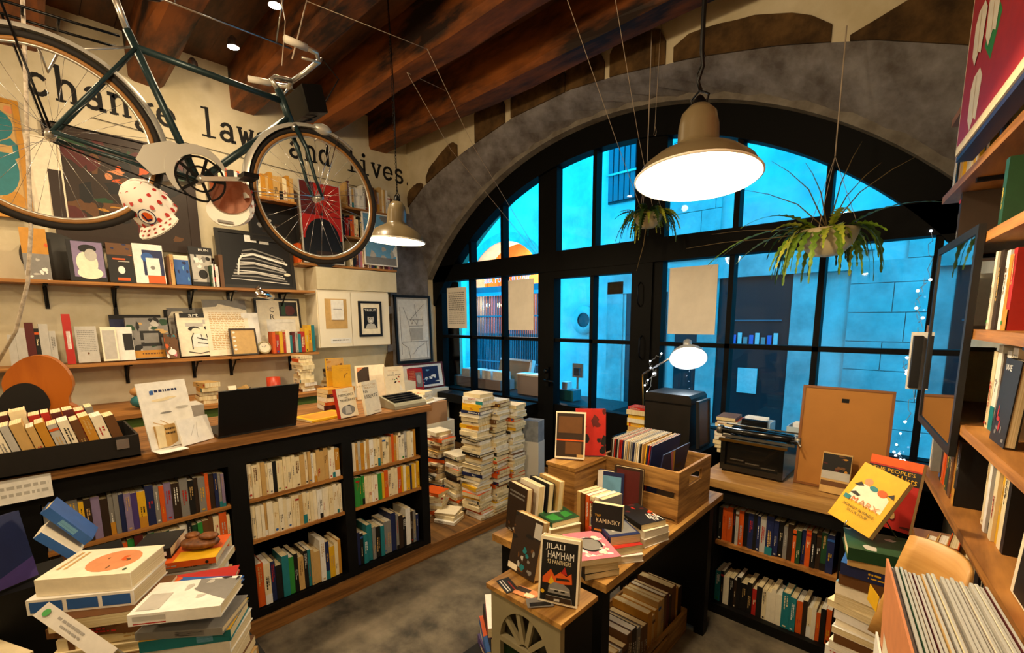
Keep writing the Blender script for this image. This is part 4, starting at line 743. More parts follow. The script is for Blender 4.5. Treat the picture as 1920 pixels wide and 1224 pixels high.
m = MB(); m.M = MU; m.box((-.075, -.06, 0), (.075, .06, .52), mat('bin_white', 'd6d3cb', .35)); m.build('body', t)
m = MB(); m.M = MU; m.box((-.072, -.058, .521), (.072, .058, .7), mat('grey_padding', '8e949c', .9, noise=.3, scale=(20, 20, 20))); m.build('padded_top', t, 'grey padded top')
for i in range(2):
    m = MB(); m.M = Tm(-1.86+.09*i, 3.5, .0); m.tube([(0, 0, 0), (0, 0, .42)], .03, WOOD, 14); m.ball((0, 0, .44), .04, WOOD, 14); m.build('wooden_pin', label=['left', 'right'][i]+' turned wooden post low beside the door', cat='post', group='wooden posts by the door')
# ============================================================ RIGHT CABINET UNDER THE WINDOW
TY = .7805
t = thing('window_cabinet', 'black bookcase with a thick pale wood top under the right window', 'bookcase', (-.45, 2.9, 0))
PALEW = mat('pale_worktop', 'b98f52', .5, color2='8d6232', scale=(3, 30, 30), bump=.1)
m = MB(); m.box((-.93, 2.485, .735), (-.13, 3.28, .78), PALEW); m.build('worktop', t, 'pale wood worktop')
m = MB(); m.box((-.90, 3.05, .0), (-.2, 3.07, .735), BLACKP); m.box((-.90, 2.5, 0), (-.83, 3.05, .735), BLACKP); m.box((-.27, 2.5, 0), (-.2, 3.05, .735), BLACKP); m.box((-.83, 2.5, .66), (-.27, 3.05, .735), BLACKP); m.box((-.83, 2.5, 0), (-.27, 3.05, .055), BLACKP); m.build('carcass', t, 'black painted carcass')
m = MB(); m.box((-.829, 2.51, .405), (-.271, 3.04, .425), WOOD); m.build('shelf_board', t)
DKC = ['black', 'darkbrown', 'black', 'navy', 'orange', 'maroon', 'grey', 'lightgrey', 'black', 'darkbrown', 'white', 'darkgreen']
row((-.826, 2.53, .4255), (1, 0, 0), (0, -1, 0), .55, DKC, 'upper shelf of window cabinet', 'books in the window cabinet', h=(.17, .2), t=(.012, .028), seed=81, hb=.25)
row((-.826, 2.53, .0555), (1, 0, 0), (0, -1, 0), .55, ['black', 'cream', 'teal', 'lightgrey', 'orange', 'black', 'grey', 'darkbrown', 'red', 'black', 'ivory'], 'bottom shelf of window cabinet', 'books in the window cabinet', h=(.15, .19), t=(.014, .032), d=(.12, .13), seed=82, hb=.2)
# old typewriter
t = thing('typewriter', 'antique black typewriter on the pale worktop under the window', 'typewriter', (-.7, 2.85, TY)); TB = mat('typewriter_enamel', '0a0a0a', .25, coat=.3); TM = mat('typewriter_metal', '77736a', .35, metal=.8)
X0, X1 = -.88, -.56; M0 = Tm(0, 0, TY+.012)
m = MB(); m.M = M0
m.box((X0, 2.66, .0), (X1, 3.0, .03), TB); m.box((X0, 2.66, .03), (X0+.025, 2.98, .17), TB); m.box((X1-.025, 2.66, .03), (X1, 2.98, .17), TB); m.box((X0+.026, 2.68, .03), (X1-.026, 2.70, .15), TB); m.box((X0+.03, 2.705, .05), (X1-.03, 2.95, .16), TB); m.build('body', t)
m = MB(); m.M = M0
for i in range(3): m.box((X0+.05+.08*i, 2.6745, .06-.01*i), (X0+.12+.08*i, 2.679, .066-.01*i), TM)
m.box((X0-.012, 2.655, .165), (X1+.012, 2.672, .18), mat('brass', '8f6a30', .3, metal=.9)); m.build('front_rail', t, 'brass front rail')
m = MB(); m.M = M0 @ Tm(-.72, 2.76, .205) @ Ry(R(90)); m.lathe([(.001, -.19), (.02, -.19), (.02, .19), (.001, .19)], TB, 20); m.build('platen', t)
for s in (-1, 1): m = MB(); m.M = M0 @ Tm(-.72+s*.2, 2.76, .205) @ Ry(R(90)); m.lathe([(.001, -.014), (.026, -.014), (.026, .014), (.001, .014)], TM, 20); m.build('platen_knob', t)
m = MB(); m.M = M0; m.box((X0-.02, 2.73, .172), (X1+.03, 2.735, .186), TM); m.tube([(X0-.02, 2.80, .235), (X1+.03, 2.80, .235)], .005, TM); m.box((X0, 2.83, .17), (X1, 2.86, .215), TB); m.box((-.84, 2.87, .17), (-.7, 2.9, .26), TB); m.build('carriage', t)
m = MB(); m.M = M0; m.tube([(X1+.01, 2.74, .2), (X1+.05, 2.7, .215), (X1+.07, 2.66, .2)], .005, TM); m.build('carriage_lever', t, 'metal lever')
for i in range(4):
    for j in range(9): m = MB() if j == 0 else m; m.M = M0; m.M = M0 @ Tm(X0+.05+j*.026+i*.006, 2.9+i*.022, .10-.015*i); m.lathe([(.001, .008), (.008, .008), (.009, 0), (.001, 0)], TM, 8, False)
    m.build('key_row', t)
for x in (X0+.02, X1-.02):
    for y in (2.68, 2.97): m = MB(); m.M = Tm(x, y, TY+.0005); m.lathe([(.001, 0), (.014, 0), (.01, .0115), (.001, .0115)], TB, 12); m.build('foot', t)
# old black case on the sill
t = thing('typewriter_case', 'worn black hard case standing on the sill under the desk lamp', 'case', (-1.3, 3.1, .78)); CSM = mat('case_leather', '17120d', .45, noise=.6, scale=(9, 9, 9))
m = MB(); m.box((-1.53, 3.0, .776), (-1.2, 3.27, 1.06), CSM); m.build('body', t)
m = MB(); m.box((-1.535, 2.995, 1.061), (-1.195, 3.275, 1.07), BLACKM); m.prism([(-1.532, 1.0705), (-1.198, 1.0705), (-1.198, 1.11), (-1.215, 1.13), (-1.515, 1.13), (-1.532, 1.11)], 2.998, 3.272, CSM); m.build('lid', t)
m = MB(); m.box((-1.75, 2.93, 0), (-1.1, 3.29, .775), BLACKP); m.build('side_table', label='black side table under the old case left of the window cabinet', cat='table')
z = pile(-1.60, 3.1, .7755, 6, ['yellow', 'tan', 'cream', 'yellow', 'tan'], 'pile left of the old case', 'books by the old case', 83, spread=4, t=(.028, .038), yaw=0, h=(.17, .19)) 
flatb((-1.60, 3.1), z+.0005, 0, .02, .18, .11, 'red', [('g', 'peach', .1, .1, .9, .9, 6, 2)], 'red comic on top of the pile left of the old case', group='books by the old case')
pile(-.985, 3.12, .7755, 9, ['maroon', 'black', 'brown', 'orange', 'darkbrown'], 'pile between case and typewriter', 'books beside the typewriter', 84, spread=6, t=(.02, .03), yaw=90, h=(.16, .18))
picture('framed_print', 'small dark framed print leaning on the glass behind the old case', 3.0, 3.2, .78, 1.1, -1.15, C('black'), C('brown'), [], fw=.012, lean=3)
# desk lamp
t = thing('desk_lamp', 'grey metal desk lamp with a lit dome shade in front of the right window', 'lamp', (-1.68, 3.38, .775)); GLW = mat('cool_bulb_glow', 'eaf6ff', emit=30); LG = mat('lamp_grey', 'b9bcbe', .35, metal=.3)
lp = px(1290, 668, 'Y', 3.25); MH = Tm(*lp) @ Ry(R(-24)) @ Rx(R(-38))
m = MB(); m.M = MH; m.lathe([(.022, .10), (.03, .055), (.06, .05), (.11, .02), (.13, -.02), (.127, -.022), (.107, .015), (.058, .044), (.02, .048)], LG, 40); m.lathe([(.001, .14), (.03, .14), (.03, .09), (.02, .085)], LG, 24); m.build('shade', t)
m = MB(); m.M = MH; m.ball((0, 0, .0), .034, GLW); m.build('bulb', t)
lo = MH @ Vector((0, 0, -.02)); lamp('desk_lamp_light', 'POINT', lo, 9, (.85, .95, 1.0), .035)
el = px(1205, 702, 'Y', 3.32); hd = MH @ Vector((-.02, 0, .07))
m = MB(); m.tube([hd, el], .006, STEEL); m.tube([hd+Vector((0, .015, .012)), el+Vector((0, .015, .01))], .004, STEEL); m.tube([el, (el.x-.0, 3.36, .80)], .006, mat('brass', '8f6a30', .3, metal=.9)); m.build('arm', t)
m = MB(); m.M = Tm(el.x, 3.36, .7755); m.lathe([(.001, 0), (.07, 0), (.07, .015), (.001, .025)], LG, 28); m.build('base', t)
# fairy lights along lamp arm and beside the shelves
FB = mat('fairy_glow', 'eef4ff', emit=6)
def fairy(pts, lbl, n):
    t = thing('fairy_lights', lbl, 'string lights', pts[0], 'strings of fairy lights'); P = []
    for a, b in zip(pts, pts[1:]):
        for k in range(6): P.append(Vector(a).lerp(Vector(b), k/6)+Vector((.012*math.sin(k*2), 0, .01*math.cos(k*3))))
    m = MB(); m.tube(P, .0015, mat('wire_silver', '9aa0a4', .4), 4); m.build('wire', t)
    for i in range(n): m = MB(); m.ball(P[int(i*(len(P)-1)/max(1, n-1))], .007, FB, 8); m.build('bulb', t)
fairy([px(*q, 'Y', 3.3) for q in ((1240, 665), (1217, 677), (1222, 690), (1231, 700), (1213, 713), (1210, 722), (1230, 694), (1212, 740), (1217, 750))], 'fairy lights wound round the desk lamp arm', 9)
fairy([px(1745, 436, 'Y', FY-.08), px(1742, 517, 'Y', 3.2), px(1727, 541, 'Y', 3.2), px(1720, 563, 'Y', 3.2), px(1720, 585, 'Y', 3.2), px(1726, 606, 'Y', 3.2), px(1722, 640, 'Y', 3.2), px(1700, 674, 'Y', 3.2), px(1694, 690, 'Y', 3.2), px(1705, 700, 'Y', 3.2), px(1701, 712, 'Y', 3.2), px(1712, 730, 'Y', 3.2), px(1698, 800, 'Y', 3.2)], 'fairy lights dangling from the ceiling down the glass beside the right-hand shelves', 11)
fairy([px(*q, 'Z', TY+.012) for q in ((1688, 815), (1676, 850), (1686, 853), (1695, 866), (1700, 885), (1688, 890), (1700, 896), (1692, 902), (1697, 915), (1686, 905))], 'heap of fairy lights on the worktop behind the yellow book', 18)
# framed board seen from behind, with a small photo book
t = thing('framed_board', 'large brown framed board seen from behind, leaning at the right window', 'frame', (-.33, 2.76, TY)); BRD = mat('hardboard', 'a8712f', .75, noise=.1, scale=(5, 5, 5))
BM = Tm(-.52, 2.715, TY+.002) @ Rz(R(2)) @ Rx(R(-7))
m = MB(); m.M = BM; W_, H_ = .375, .52; m.box((.012, .004, .012), (W_-.012, .012, H_-.012), BRD); m.build('back_panel', t)
m = MB(); m.M = BM
for a, b in (((0, 0, 0), (W_, .02, .012)), ((0, 0, H_-.012), (W_, .02, H_)), ((0, 0, .012), (.012, .02, H_-.012)), ((W_-.012, 0, .012), (W_, .02, H_-.012))): m.box(a, b, mat('frame_walnut', '7a4a1e', .5))
m.build('frame', t)
m = MB(); m.M = BM; m.box((.17, .002, .445), (.2, .0038, .465), BLACKM); m.build('label_plate', t, 'small dark label')
a = px(1548, 932, 'Z', TY)
standat(-.335, 2.66, TY+.001, -92, .014, .20, .12, 'tan', [('r', 'black', .02, .55, .98, .97), ('b', .02, .55, .98, .95, 10, ['maroon', 'brown', 'ochre'], 6), ('r', 'lightgrey', .02, .35, .98, .55), ('r', 'brown', .02, .18, .98, .3)], 'small photo-cover book leaning on the brown framed board', lean=8)
m = MB()
for i, (x, z0, l_) in enumerate([(-1.02, .78, 'white storage tray with cards on the sill behind the typewriter'), (-.72, .78, 'second white storage tray on the sill, left of the brown board')]):
    q = MB(); opentray(q, x, 3.42, x+.2, 3.56, .7765, .93, .006, mat('tray_plastic', 'b9c9cf', .4)); q.build('storage_tray', label=l_, cat='tray')
    for j in range(3): q = MB(); q.M = Tm(x+.03, 3.44+j*.03, .785) @ Rx(R(-5)); q.box((0, 0, 0), (.14, .004, .17), C('white')); q.build('card', label='white card, %s in the sill tray %s' % (ordn(j+1), ['behind the typewriter', 'by the brown board'][i]), cat='card', group='cards in the sill trays')
# ============================================================ CENTRE TABLE
TZ = .7705
t = thing('display_table', 'black display table with a worn wooden top covered in books', 'table', (-1.05, 1.8, 0)); TT = mat('table_pine', 'c0924c', .5, color2='7d5626', scale=(30, 2, 30), bump=.1)
m = MB(); m.box((-1.29, 1.235, .74), (-.745, 2.33, .77), TT); m.build('tabletop', t, 'worn wooden tabletop')
for x in (-1.27, -.83):
    for y in (1.27, 2.26): m = MB(); m.box((x, y, 0), (x+.05, y+.05, .739), BLACKP); m.build('leg', t)
m = MB(); m.box((-1.22, 1.28, .66), (-.8305, 1.30, .739), BLACKP); m.box((-.82, 1.32, .66), (-.80, 2.26, .739), BLACKP); m.box((-1.26, 1.32, .66), (-1.24, 2.26, .739), BLACKP); m.box((-1.25, 2.28, .02), (-.8305, 2.3, .739), BLACKP); m.build('apron', t)
CRW = mat('crate_pine', 'b08446', .6, color2='6f4a20', scale=(4, 4, 40), bump=.15)
def slat_crate(name, lbl, x0, y0, x1, y1, z0, z1, th=.012, parent=None, cat='crate'):
    t = thing(name, lbl, cat, ((x0+x1)/2, (y0+y1)/2, z0)); hh = z1-z0
    m = MB(); m.box((x0, y0, z0), (x1, y1, z0+th*.7), CRW); m.build('bottom', t)
    for nm, ya in (('front', y0), ('back', y1-th)):
        for za, zb in ((.08, .47), (.6, 1)): m = MB(); m.box((x0+th, ya, z0+hh*za), (x1-th, ya+th, z0+hh*zb), CRW); m.build(nm+'_slat', t)
    for xa in (x0, x1-th):
        m = MB(); m.box((xa, y0, z0+.01), (xa+th, y1, z0+hh*.62), CRW); m.box((xa, y0, z0+hh*.62), (xa+th, y0+(y1-y0)*.3, z1), CRW); m.box((xa, y0+(y1-y0)*.7, z0+hh*.62), (xa+th, y1, z1), CRW); m.box((xa, y0+(y1-y0)*.3, z0+hh*.84), (xa+th, y0+(y1-y0)*.7, z1), CRW); m.build('end_board', t)
    for xa in (x0+th, x1-2*th):
        for ya in (y0+th, y1-2*th): m = MB(); m.box((xa, ya, z0+.01), (xa+th, ya+th, z1-.002), CRW); m.build('corner_post', t)
    return t
slat_crate('wooden_crate', 'slatted wooden crate of vinyl records on the display table', -1.16, 1.83, -.765, 2.19, TZ, 1.0)
rg = random.Random(5); x = -1.13
LPc = ['lightgrey', 'white', 'cream', 'grey', 'lightgrey', 'black', 'white', 'tan', 'cream', 'darkbrown', 'navy', 'red', 'lightgrey']
i = 0
while x < -.935:
    i += 1; c = rg.choice(LPc) if i < 20 else ['yellow', 'navy', 'red', 'navy', 'black', 'black'][(i-20) % 6]; m = MB(); m.M = Tm(x, 1.862, TZ+.014) @ Ry(R(3 if i < 20 else 5)); m.box((0, 0, 0), (.0045, .30, .30), C(c)); m.box((.0012, .0005, .30), (.0033, .2995, .3004), C('ivory'))
    m.build('record_sleeve', label='%s record sleeve, %s from left in the slatted crate' % (cn(c), ordn(i)), cat='record', group='records in the slatted crate'); x += .0088
m = MB(); m.M = Tm(-.90, 1.865, TZ+.016) @ Ry(R(9)); m.box((0, 0, 0), (.005, .28, .27), C('navy')); face_art(m, (0, .28, 0), (0, -.28, 0), (0, 0, .27), (-1, 0, 0), [('p', 'yellow', [(.2, 0), (.4, 1), (.3, 1), (.1, 0)])]); face_art(m, (.005, 0, 0), (0, .28, 0), (0, 0, .27), (1, 0, 0), [('p', 'pink', [(.25, 1), (.35, 1), (.6, .3)]), ('p', 'yellow', [(.35, 1), (.42, 1), (.6, .3)]), ('b', 0, 0, 1, .7, 8, ['maroon', 'brown', 'darkbrown'], 3)]); m.build('record_sleeve', label='dark blue record sleeve with pink and yellow rays at the open end of the crate', cat='record', group='records in the slatted crate')
# wooden box with two books on top
t = thing('wooden_box', 'closed pale wooden box on the display table left of the crate', 'box', (-1.3, 1.68, TZ))
m = MB(); m.M = Tm(-1.275, 1.58, TZ); m.box((0, 0, 0), (.15, .255, .215), CRW); m.build('body', t); m = MB(); m.M = Tm(-1.275, 1.58, TZ); m.box((-.006, -.006, .216), (.156, .261, .232), TT); m.build('lid', t)
zb = TZ+.233
standat(-1.215, 1.665, zb, -62, .03, .215, .135, 'ivory', [('r', 'darkbrown', .04, .04, .97, .97), ('r', 'brown', .1, .55, .9, .9), ('r', 'orange', .04, .38, .97, .41), ('r', 'brown', .35, .1, .9, .36), ('r', 'tan', .75, .04, .97, .1)], 'dark brown book with an orange line standing on the wooden box', lean=9, name='hardback_book')
standat(-1.175, 1.775, zb, -50, .03, .22, .14, 'red', [('b', 0, 0, 1, 1, 14, ['black', 'black', 'maroon'], 5)], 'red book with black ink figures standing on the wooden box', lean=7, name='hardback_book')
# standing and lying books on the table
def at(x, y, z=TZ): return px(x, y, 'Z', z)
for i, (dx, hh, cc, lb) in enumerate([(0, .2, 'brown', 'dark book with faint capitals on its cover, front of the upright row'), (.048, .205, 'ivory', 'cream book, second in the upright row at the table corner'), (.085, .21, 'black', 'black-edged book, third in the upright row at the table corner'), (.125, .215, 'tan', 'tan book at the back of the upright row')]):
    p = at(990, 985); M = basis((.9, -.2), (-1.275+.02*i, 1.335+dx, TZ)) @ Tm(0, 0, .004) @ Ry(R(-6))
    book(M, .03, hh, .13, cc, lb, 'upright row at the table corner', 'hardback_book', front=[('r', 'darkbrown', 0, 0, 1, 1), ('g', 'grey', .1, .72, .9, .88, 2, 4), ('b', 0, 0, 1, .3, 7, ['grey', 'brown', 'lightgrey'], 4)] if i == 0 else None, keep=True, seed=i, pages=PAGES)
p = at(1045, 1005); z = flatb((-1.10, 1.40), TZ+.0005, -26, .03, .2, .14, 'tan', None, 'tan book at the bottom under the green cover, on the table', name='hardback_book')
z = flatb((-1.10, 1.40), z, -22, .045, .2, .14, 'ivory', None, 'thick cream book lying under the green cover, on the table', name='hardback_book')
z = flatb((-1.105, 1.405), z, -18, .02, .185, .13, 'darkgreen', [('p', 'green', [(.1, .1), (.45, .05), (.4, .4), (.05, .35)]), ('p', 'lightgrey', [(.3, .45), (.7, .4), (.65, .5), (.35, .55)]), ('p', 'green', [(.55, .1), (.9, .15), (.85, .4), (.6, .36)]), ('p', 'green', [(.1, .5), (.4, .6), (.35, .9), (.1, .8)]), ('p', 'yellow', [(.6, .6), (.9, .55), (.8, .62)]), ('p', 'green', [(.55, .65), (.9, .6), (.85, .92), (.5, .9)])], 'green patchwork cover book lying on the thick cream book')
for i, (c, hh) in enumerate([('tan', .17), ('brown', .17), ('orange', .17), ('cream', .17), ('ivory', .175), ('grey', .175)]):
    M = basis((.93, .12), (-1.03+.004*i+i*.02, 1.575-i*.0135, TZ)) if 0 else Tm(-1.055+i*.0235, 1.50-i*.003, TZ) @ Rz(R(-12))
    book(M, .021, hh-.02*(i == 9), .11, c, '%s paperback, %s from left in the upright row before the crate' % (cn(c), ordn(i+1)), 'upright row before the crate', 'paperback_book', keep=True, seed=50+i)
standat(-.865, 1.425, TZ, -72, .03, .18, .115, 'black', [('t', 'yellow', 'THE', .1, .72, .3, .77), ('t', 'cream', 'KAMINSKY', .15, .6, .95, .69), ('r', 'ochre', .1, .42, .35, .46), ('p', 'blue', [(.4, 0), (.9, 0), (.7, .3)])], 'black novel with yellow lettering at the end of the upright row', lean=7)
standat(-1.04, 1.74, TZ, -75, .03, .19, .12, 'navy', [('r', 'skyblue', .1, .3, .9, .9), ('r', 'white', 0, 0, .2, 1)], 'white-spined blue book standing beside the wooden box', lean=5, name='hardback_book')
standat(-.97, 1.77, TZ, -80, .022, .22, .13, 'darkbrown', [('r', 'maroon', .1, .1, .9, .95)], 'maroon book standing against the crate', lean=3, name='hardback_book')
# piles at the table's right edge
z = flatb((-.845, 1.64), TZ+.0005, -16, .035, .2, .14, 'white', None, 'thick white book at the bottom of the pile before the crate', name='hardback_book', pages=WPAGES)
z = flatb((-.84, 1.64), z, -20, .03, .19, .125, 'ivory', None, 'cream book, second from bottom of the pile before the crate', pages=WPAGES)
z = flatb((-.845, 1.64), z, -24, .022, .18, .12, 'black', [('b', 0, .3, 1, 1, 8, ['orange', 'red', 'maroon'], 3), ('t', 'white', '404', .55, .05, .98, .42)], "book with a large white '404' on top of the pile before the crate")
z = flatb((-.845, 1.46), TZ+.0005, -35, .028, .2, .13, 'white', None, 'white book under the red one at the table edge', name='hardback_book', pages=WPAGES)
z = flatb((-.85, 1.46), z, -30, .03, .19, .125, 'red', [('r', 'orange', .1, .1, .9, .9)], 'red-orange book in the pile at the table edge')
z = flatb((-.86, 1.475), z, -33, .032, .18, .12, 'navy', [('r', 'grey', .05, .1, .95, .9), ('p', 'lightgrey', [(.2, .2), (.7, .35), (.4, .8)]), ('p', 'navy', [(.5, .5), (.9, .6), (.8, .9)])], 'grey-blue covered book on top of the red one at the table edge')
# front corner pile with the stone-circle photo
z = TZ+.0005; z = flatb((-.86, 1.31), z, -30, .022, .19, .13, 'black', None, 'dark book at the bottom of the front corner pile', group='front corner pile')
z = flatb((-.86, 1.31), z, -32, .03, .19, .125, 'darkbrown', None, 'dark book with yellow spine letters in the front corner pile', group='front corner pile', spine=[('g', 'yellow', .2, .1, .8, .6, 1, 3), ('r', 'red', .3, .7, .7, .8)])
z = flatb((-.86, 1.31), z, -34, .02, .2, .145, 'tan', [('r', 'pink', 0, 0, 1, 1), ('b', .15, .1, .9, .8, 30, ['white', 'ivory', 'white', 'lightgrey'], 9), ('e', 'black', .5, .5, .3, .26), ('e', 'grey', .5, .5, .25, .21)], 'pinkish photo book showing a ring of white stones, front corner of the table', group='front corner pile')
# crate of old books under the table
t2 = slat_crate('wooden_crate', 'low wooden crate of old books on the floor under the display table', -1.2, 1.52, -.86, 2.24, .001, .13)
rg = random.Random(9); y = 1.545
i = 0
while y < 2.19:
    i += 1; tt = rg.uniform(.025, .05); c = rg.choice(['brown', 'darkbrown', 'tan', 'maroon', 'brown', 'grey', 'ochre']); hh = rg.uniform(.23, .29)
    M = Matrix(((0, -1, 0, -.885), (1, 0, 0, y), (0, 0, 1, .012), (0, 0, 0, 1)))
    book(M, tt, hh, .19, c, '%s old hardback, %s from the near end of the floor crate' % (cn(c), ordn(i)), 'old books in the floor crate', 'hardback_book', keep=True, seed=i+700); y += tt+.001
# ---- small painted cabinet with fan fretwork before the table
t = thing('side_cabinet', 'small grey painted cabinet with a fan fretwork door and wooden top', 'cabinet', (-.75, 1.0, 0)); GP = mat('grey_green_paint', '8f8566', .6, noise=.15, scale=(9, 9, 9))
X0, X1, Y0, Y1, ZT = -.885, -.635, .84, .985, .885
m = MB(); m.box((X0-.01, Y0-.01, ZT), (X1+.01, Y1+.01, ZT+.014), TT); m.build('top', t, 'wooden top')
m = MB(); m.box((X0, Y0+.02, 0), (X0+.015, Y1, ZT-.0005), GP); m.box((X1-.015, Y0+.02, 0), (X1, Y1, ZT-.0005), BLACKP); m.box((X0+.015, Y1-.015, 0), (X1-.015, Y1, ZT-.0005), GP); m.box((X0+.015, Y0+.03, 0), (X1-.015, Y1-.015, .04), GP); m.build('body', t)
m = MB(); cx_, cz_, rr = (X0+X1)/2, .745, .08
m.box((X0, Y0, 0), (X0+.035, Y0+.018, ZT-.001), GP); m.box((X1-.035, Y0, 0), (X1, Y0+.018, ZT-.001), GP); m.box((X0+.035, Y0, cz_-.008), (X1-.035, Y0+.018, cz_+.008), GP); m.box((X0+.035, Y0, 0), (X1-.035, Y0+.018, .1), GP)
n = 18; arc = [(cx_+.0901*math.cos(math.pi*k/n), cz_+rr*1.35*math.sin(math.pi*k/n)) for k in range(n+1)]
for (xa, za), (xb, zb_) in zip(arc, arc[1:]): m.prism([(xa, za), (xb, zb_), (xb, ZT-.001), (xa, ZT-.001)], Y0, Y0+.018, GP)
for a in (36, 72, 108, 144): m.bar((cx_+.02*math.cos(R(a)), Y0+.009, cz_+.02*math.sin(R(a))), (cx_+.092*math.cos(R(a)), Y0+.009, cz_+.12*math.sin(R(a))), .011, .014, GP)
m.build('door', t)
m = MB(); m.quad([(X0+.03, Y0+.014, .1), (X1-.03, Y0+.014, .1), (X1-.03, Y0+.014, cz_), (X0+.03, Y0+.014, cz_)], mat('green_glass', '10260c', .15)); m.build('glass_panel', t, 'dark green glass')
m = MB(); m.ball((X0+.015, Y0-.008, .6), .01, BLACKM, 8); m.build('door_knob', t)
CZT = ZT+.0145
JIL = [('r', 'black', .05, .03, .95, .95), ('t', 'white', 'JILALI', .14, .80, .62, .91), ('t', 'white', 'HAMHAM', .2, .685, .86, .795), ('t', 'cream', '93 PANTHERS', .2, .60, .8, .665)] + \
 [('p', 'orange', [(.1, .38), (.3, .52), (.4, .42), (.55, .5), (.7, .44), (.82, .5), (.85, .34), (.5, .3), (.1, .3)]), ('p', 'red', [(.55, .48), (.65, .58), (.72, .46)]), ('p', 'yellow', [(.25, .3), (.32, .42), (.4, .34), (.36, .28)]), ('p', 'darkbrown', [(.45, .36), (.8, .38), (.75, .41), (.45, .4)]),
  ('p', 'grey', [(.25, .16), (.27, .27), (.4, .33), (.65, .32), (.8, .26), (.82, .16)]), ('r', 'lightgrey', .3, .21, .78, .23), ('r', 'black', .42, .19, .52, .215), ('r', 'black', .58, .19, .68, .215), ('r', 'darkbrown', .2, .04, .85, .12), ('l', 'lightgrey', [(.22, .12), (.85, .12), (.86, .05)], .0008), ('r', 'lightgrey', .42, .05, .56, .085), ('e', 'yellow', .12, .17, .05, .03)]
stand((1008, 1128), (1082, 1145), CZT, .028, .172, 'ivory', JIL, "black crime novel 'Jilali Hamham 93 Panthers' with a burning car, on the small cabinet", lean=10, name='hardback_book', seed=1)
stand((952, 1066), (1003, 1098), CZT, .026, .172, 'tan', [('r', 'darkbrown', 0, 0, 1, 1), ('b', 0, .45, 1, 1, 12, ['black', 'brown', 'darkbrown'], 2), ('b', .3, 0, 1, .5, 12, ['grey', 'lightgrey', 'teal', 'brown'], 3), ('r', 'lightgrey', .75, .7, 1, .95), ('r', 'ivory', 0, .02, .35, .12)], 'tall dark novel with a tree on its cover behind the burning-car book', lean=13, d=.115, name='hardback_book') 
for i, (x, y, yw, c, art, lb) in enumerate([(-.84, .862, -20, 'black', [('g', 'white', .1, .1, .9, .5, 2, 2), ('g', 'red', .3, .6, .9, .85, 1, 3)], 'black flyer with red and white lettering on the small cabinet'), (-.775, .87, 10, 'peach', [('r', 'darkbrown', .0, .4, .6, .9), ('r', 'cream', .5, .1, .9, .5)], 'peach and brown flyer on the small cabinet'), (-.72, .86, 50, 'grey', [('r', 'black', .1, .1, .9, .5)], 'dark grey folded flyer at the cabinet edge')]):
    q = MB(); q.M = Tm(x, y, CZT+.0005+.0012*i) @ Rz(R(yw)); q.box((-.035, -.02, 0), (.035, .02, .001), C(c)); face_art(q, (-.035, -.02, .001), (.07, 0, 0), (0, .04, 0), (0, 0, 1), art); q.build('flyer', label=lb, cat='flyer', group='flyers on the small cabinet')
# low pile shelf left of and right of the small cabinet
m = MB(); m.box((-1.10, .90, 0), (-.90, 1.1, .52), BLACKP); m.build('low_stool', label='low black stool of paperbacks left of the small cabinet', cat='stool')
z = pile(-.99, .98, .5205, 2, ['navy', 'purple'], 'pile left of the small cabinet', 'books left of the small cabinet', 91, t=(.03, .04), yaw=-30)
z = flatb((-.99, .98), z, -35, .03, .18, .12, 'blue', [('p', 'orange', [(0, .4), (1, .6), (1, 1), (0, 1)])], 'blue and orange book in the pile left of the small cabinet')
z = flatb((-.975, .985), z, -35, .05, .18, .12, 'black', None, 'thick black book in the pile left of the small cabinet', spine=[('t', 'ochre', 'Q', .2, .3, .8, .5)])
z = flatb((-.975, .985), z, -40, .03, .18, .12, 'pink', [('r', 'white', .0, .0, .3, 1), ('e', 'red', .7, .5, .3, .4)], 'pink and white book on top of the pile left of the small cabinet')
m = MB(); m.box((-.62, .8, 0), (-.42, 1.15, .6), BLACKP); m.build('low_stool', label='low black stool right of the small cabinet', cat='stool')
z = flatb((-.52, .98), .6005, -35, .03, .2, .14, 'lightgrey', None, 'grey book under the blue-white one right of the small cabinet')
z = flatb((-.52, .98), z, -40, .03, .2, .14, 'navy', [('b', 0, 0, 1, .7, 14, ['white', 'skyblue', 'purple', 'black'], 4)], 'dark blue book with white splashes right of the small cabinet')
# ============================================================ RIGHT-HAND SHELVES
def rmat(t_, n_, z): o = rp(t_, n_, z); return Matrix(((-RT.x, RN.x, 0, o.x), (-RT.y, RN.y, 0, o.y), (0, 0, 1, o.z), (0, 0, 0, 1)))
def rbox(m, t0, t1, n0, n1, z0, z1, mt):
    P = [rp(a, b, c) for c in (z0, z1) for a, b in ((t0, n0), (t1, n0), (t1, n1), (t0, n1))]; m.add(P, [(0, 1, 2, 3), (7, 6, 5, 4), (0, 4, 5, 1), (1, 5, 6, 2), (2, 6, 7, 3), (3, 7, 4, 0)], mt)
TIERS = [(.50, 2.38), (.77, 2.38), (1.035, 2.38), (1.305, 2.45), (1.585, 2.62), (1.855, 2.47), (2.105, 2.62), (2.40, 2.62)]
names = ['lowest', 'second lowest', 'third', 'fourth', 'fifth', 'sixth', 'seventh', 'top']
for i, (z, te) in enumerate(TIERS):
    t = thing('wall_shelf', 'pine shelf on the right-hand wall, %s' % (['lowest in view', 'second lowest', 'just under eye level and below the blue picture', 'at the foot of the blue picture', 'crossing the middle of the blue picture', 'at the top of the blue picture', 'under the red tulip painting', 'behind the red tulip painting'][i]), 'shelf', rp(1.5, .45, z), 'shelves on the right wall')
    m = MB(); rbox(m, .05, te, .335, .635, z, z+.028, WOOD); m.build('shelf_board', t)
    for tb in (.9, 1.5, 2.2): m = MB(); rbox(m, tb-.012, tb+.012, .36, .635, z-.012, z-.0005, BLACKM); m.build('bracket', t)
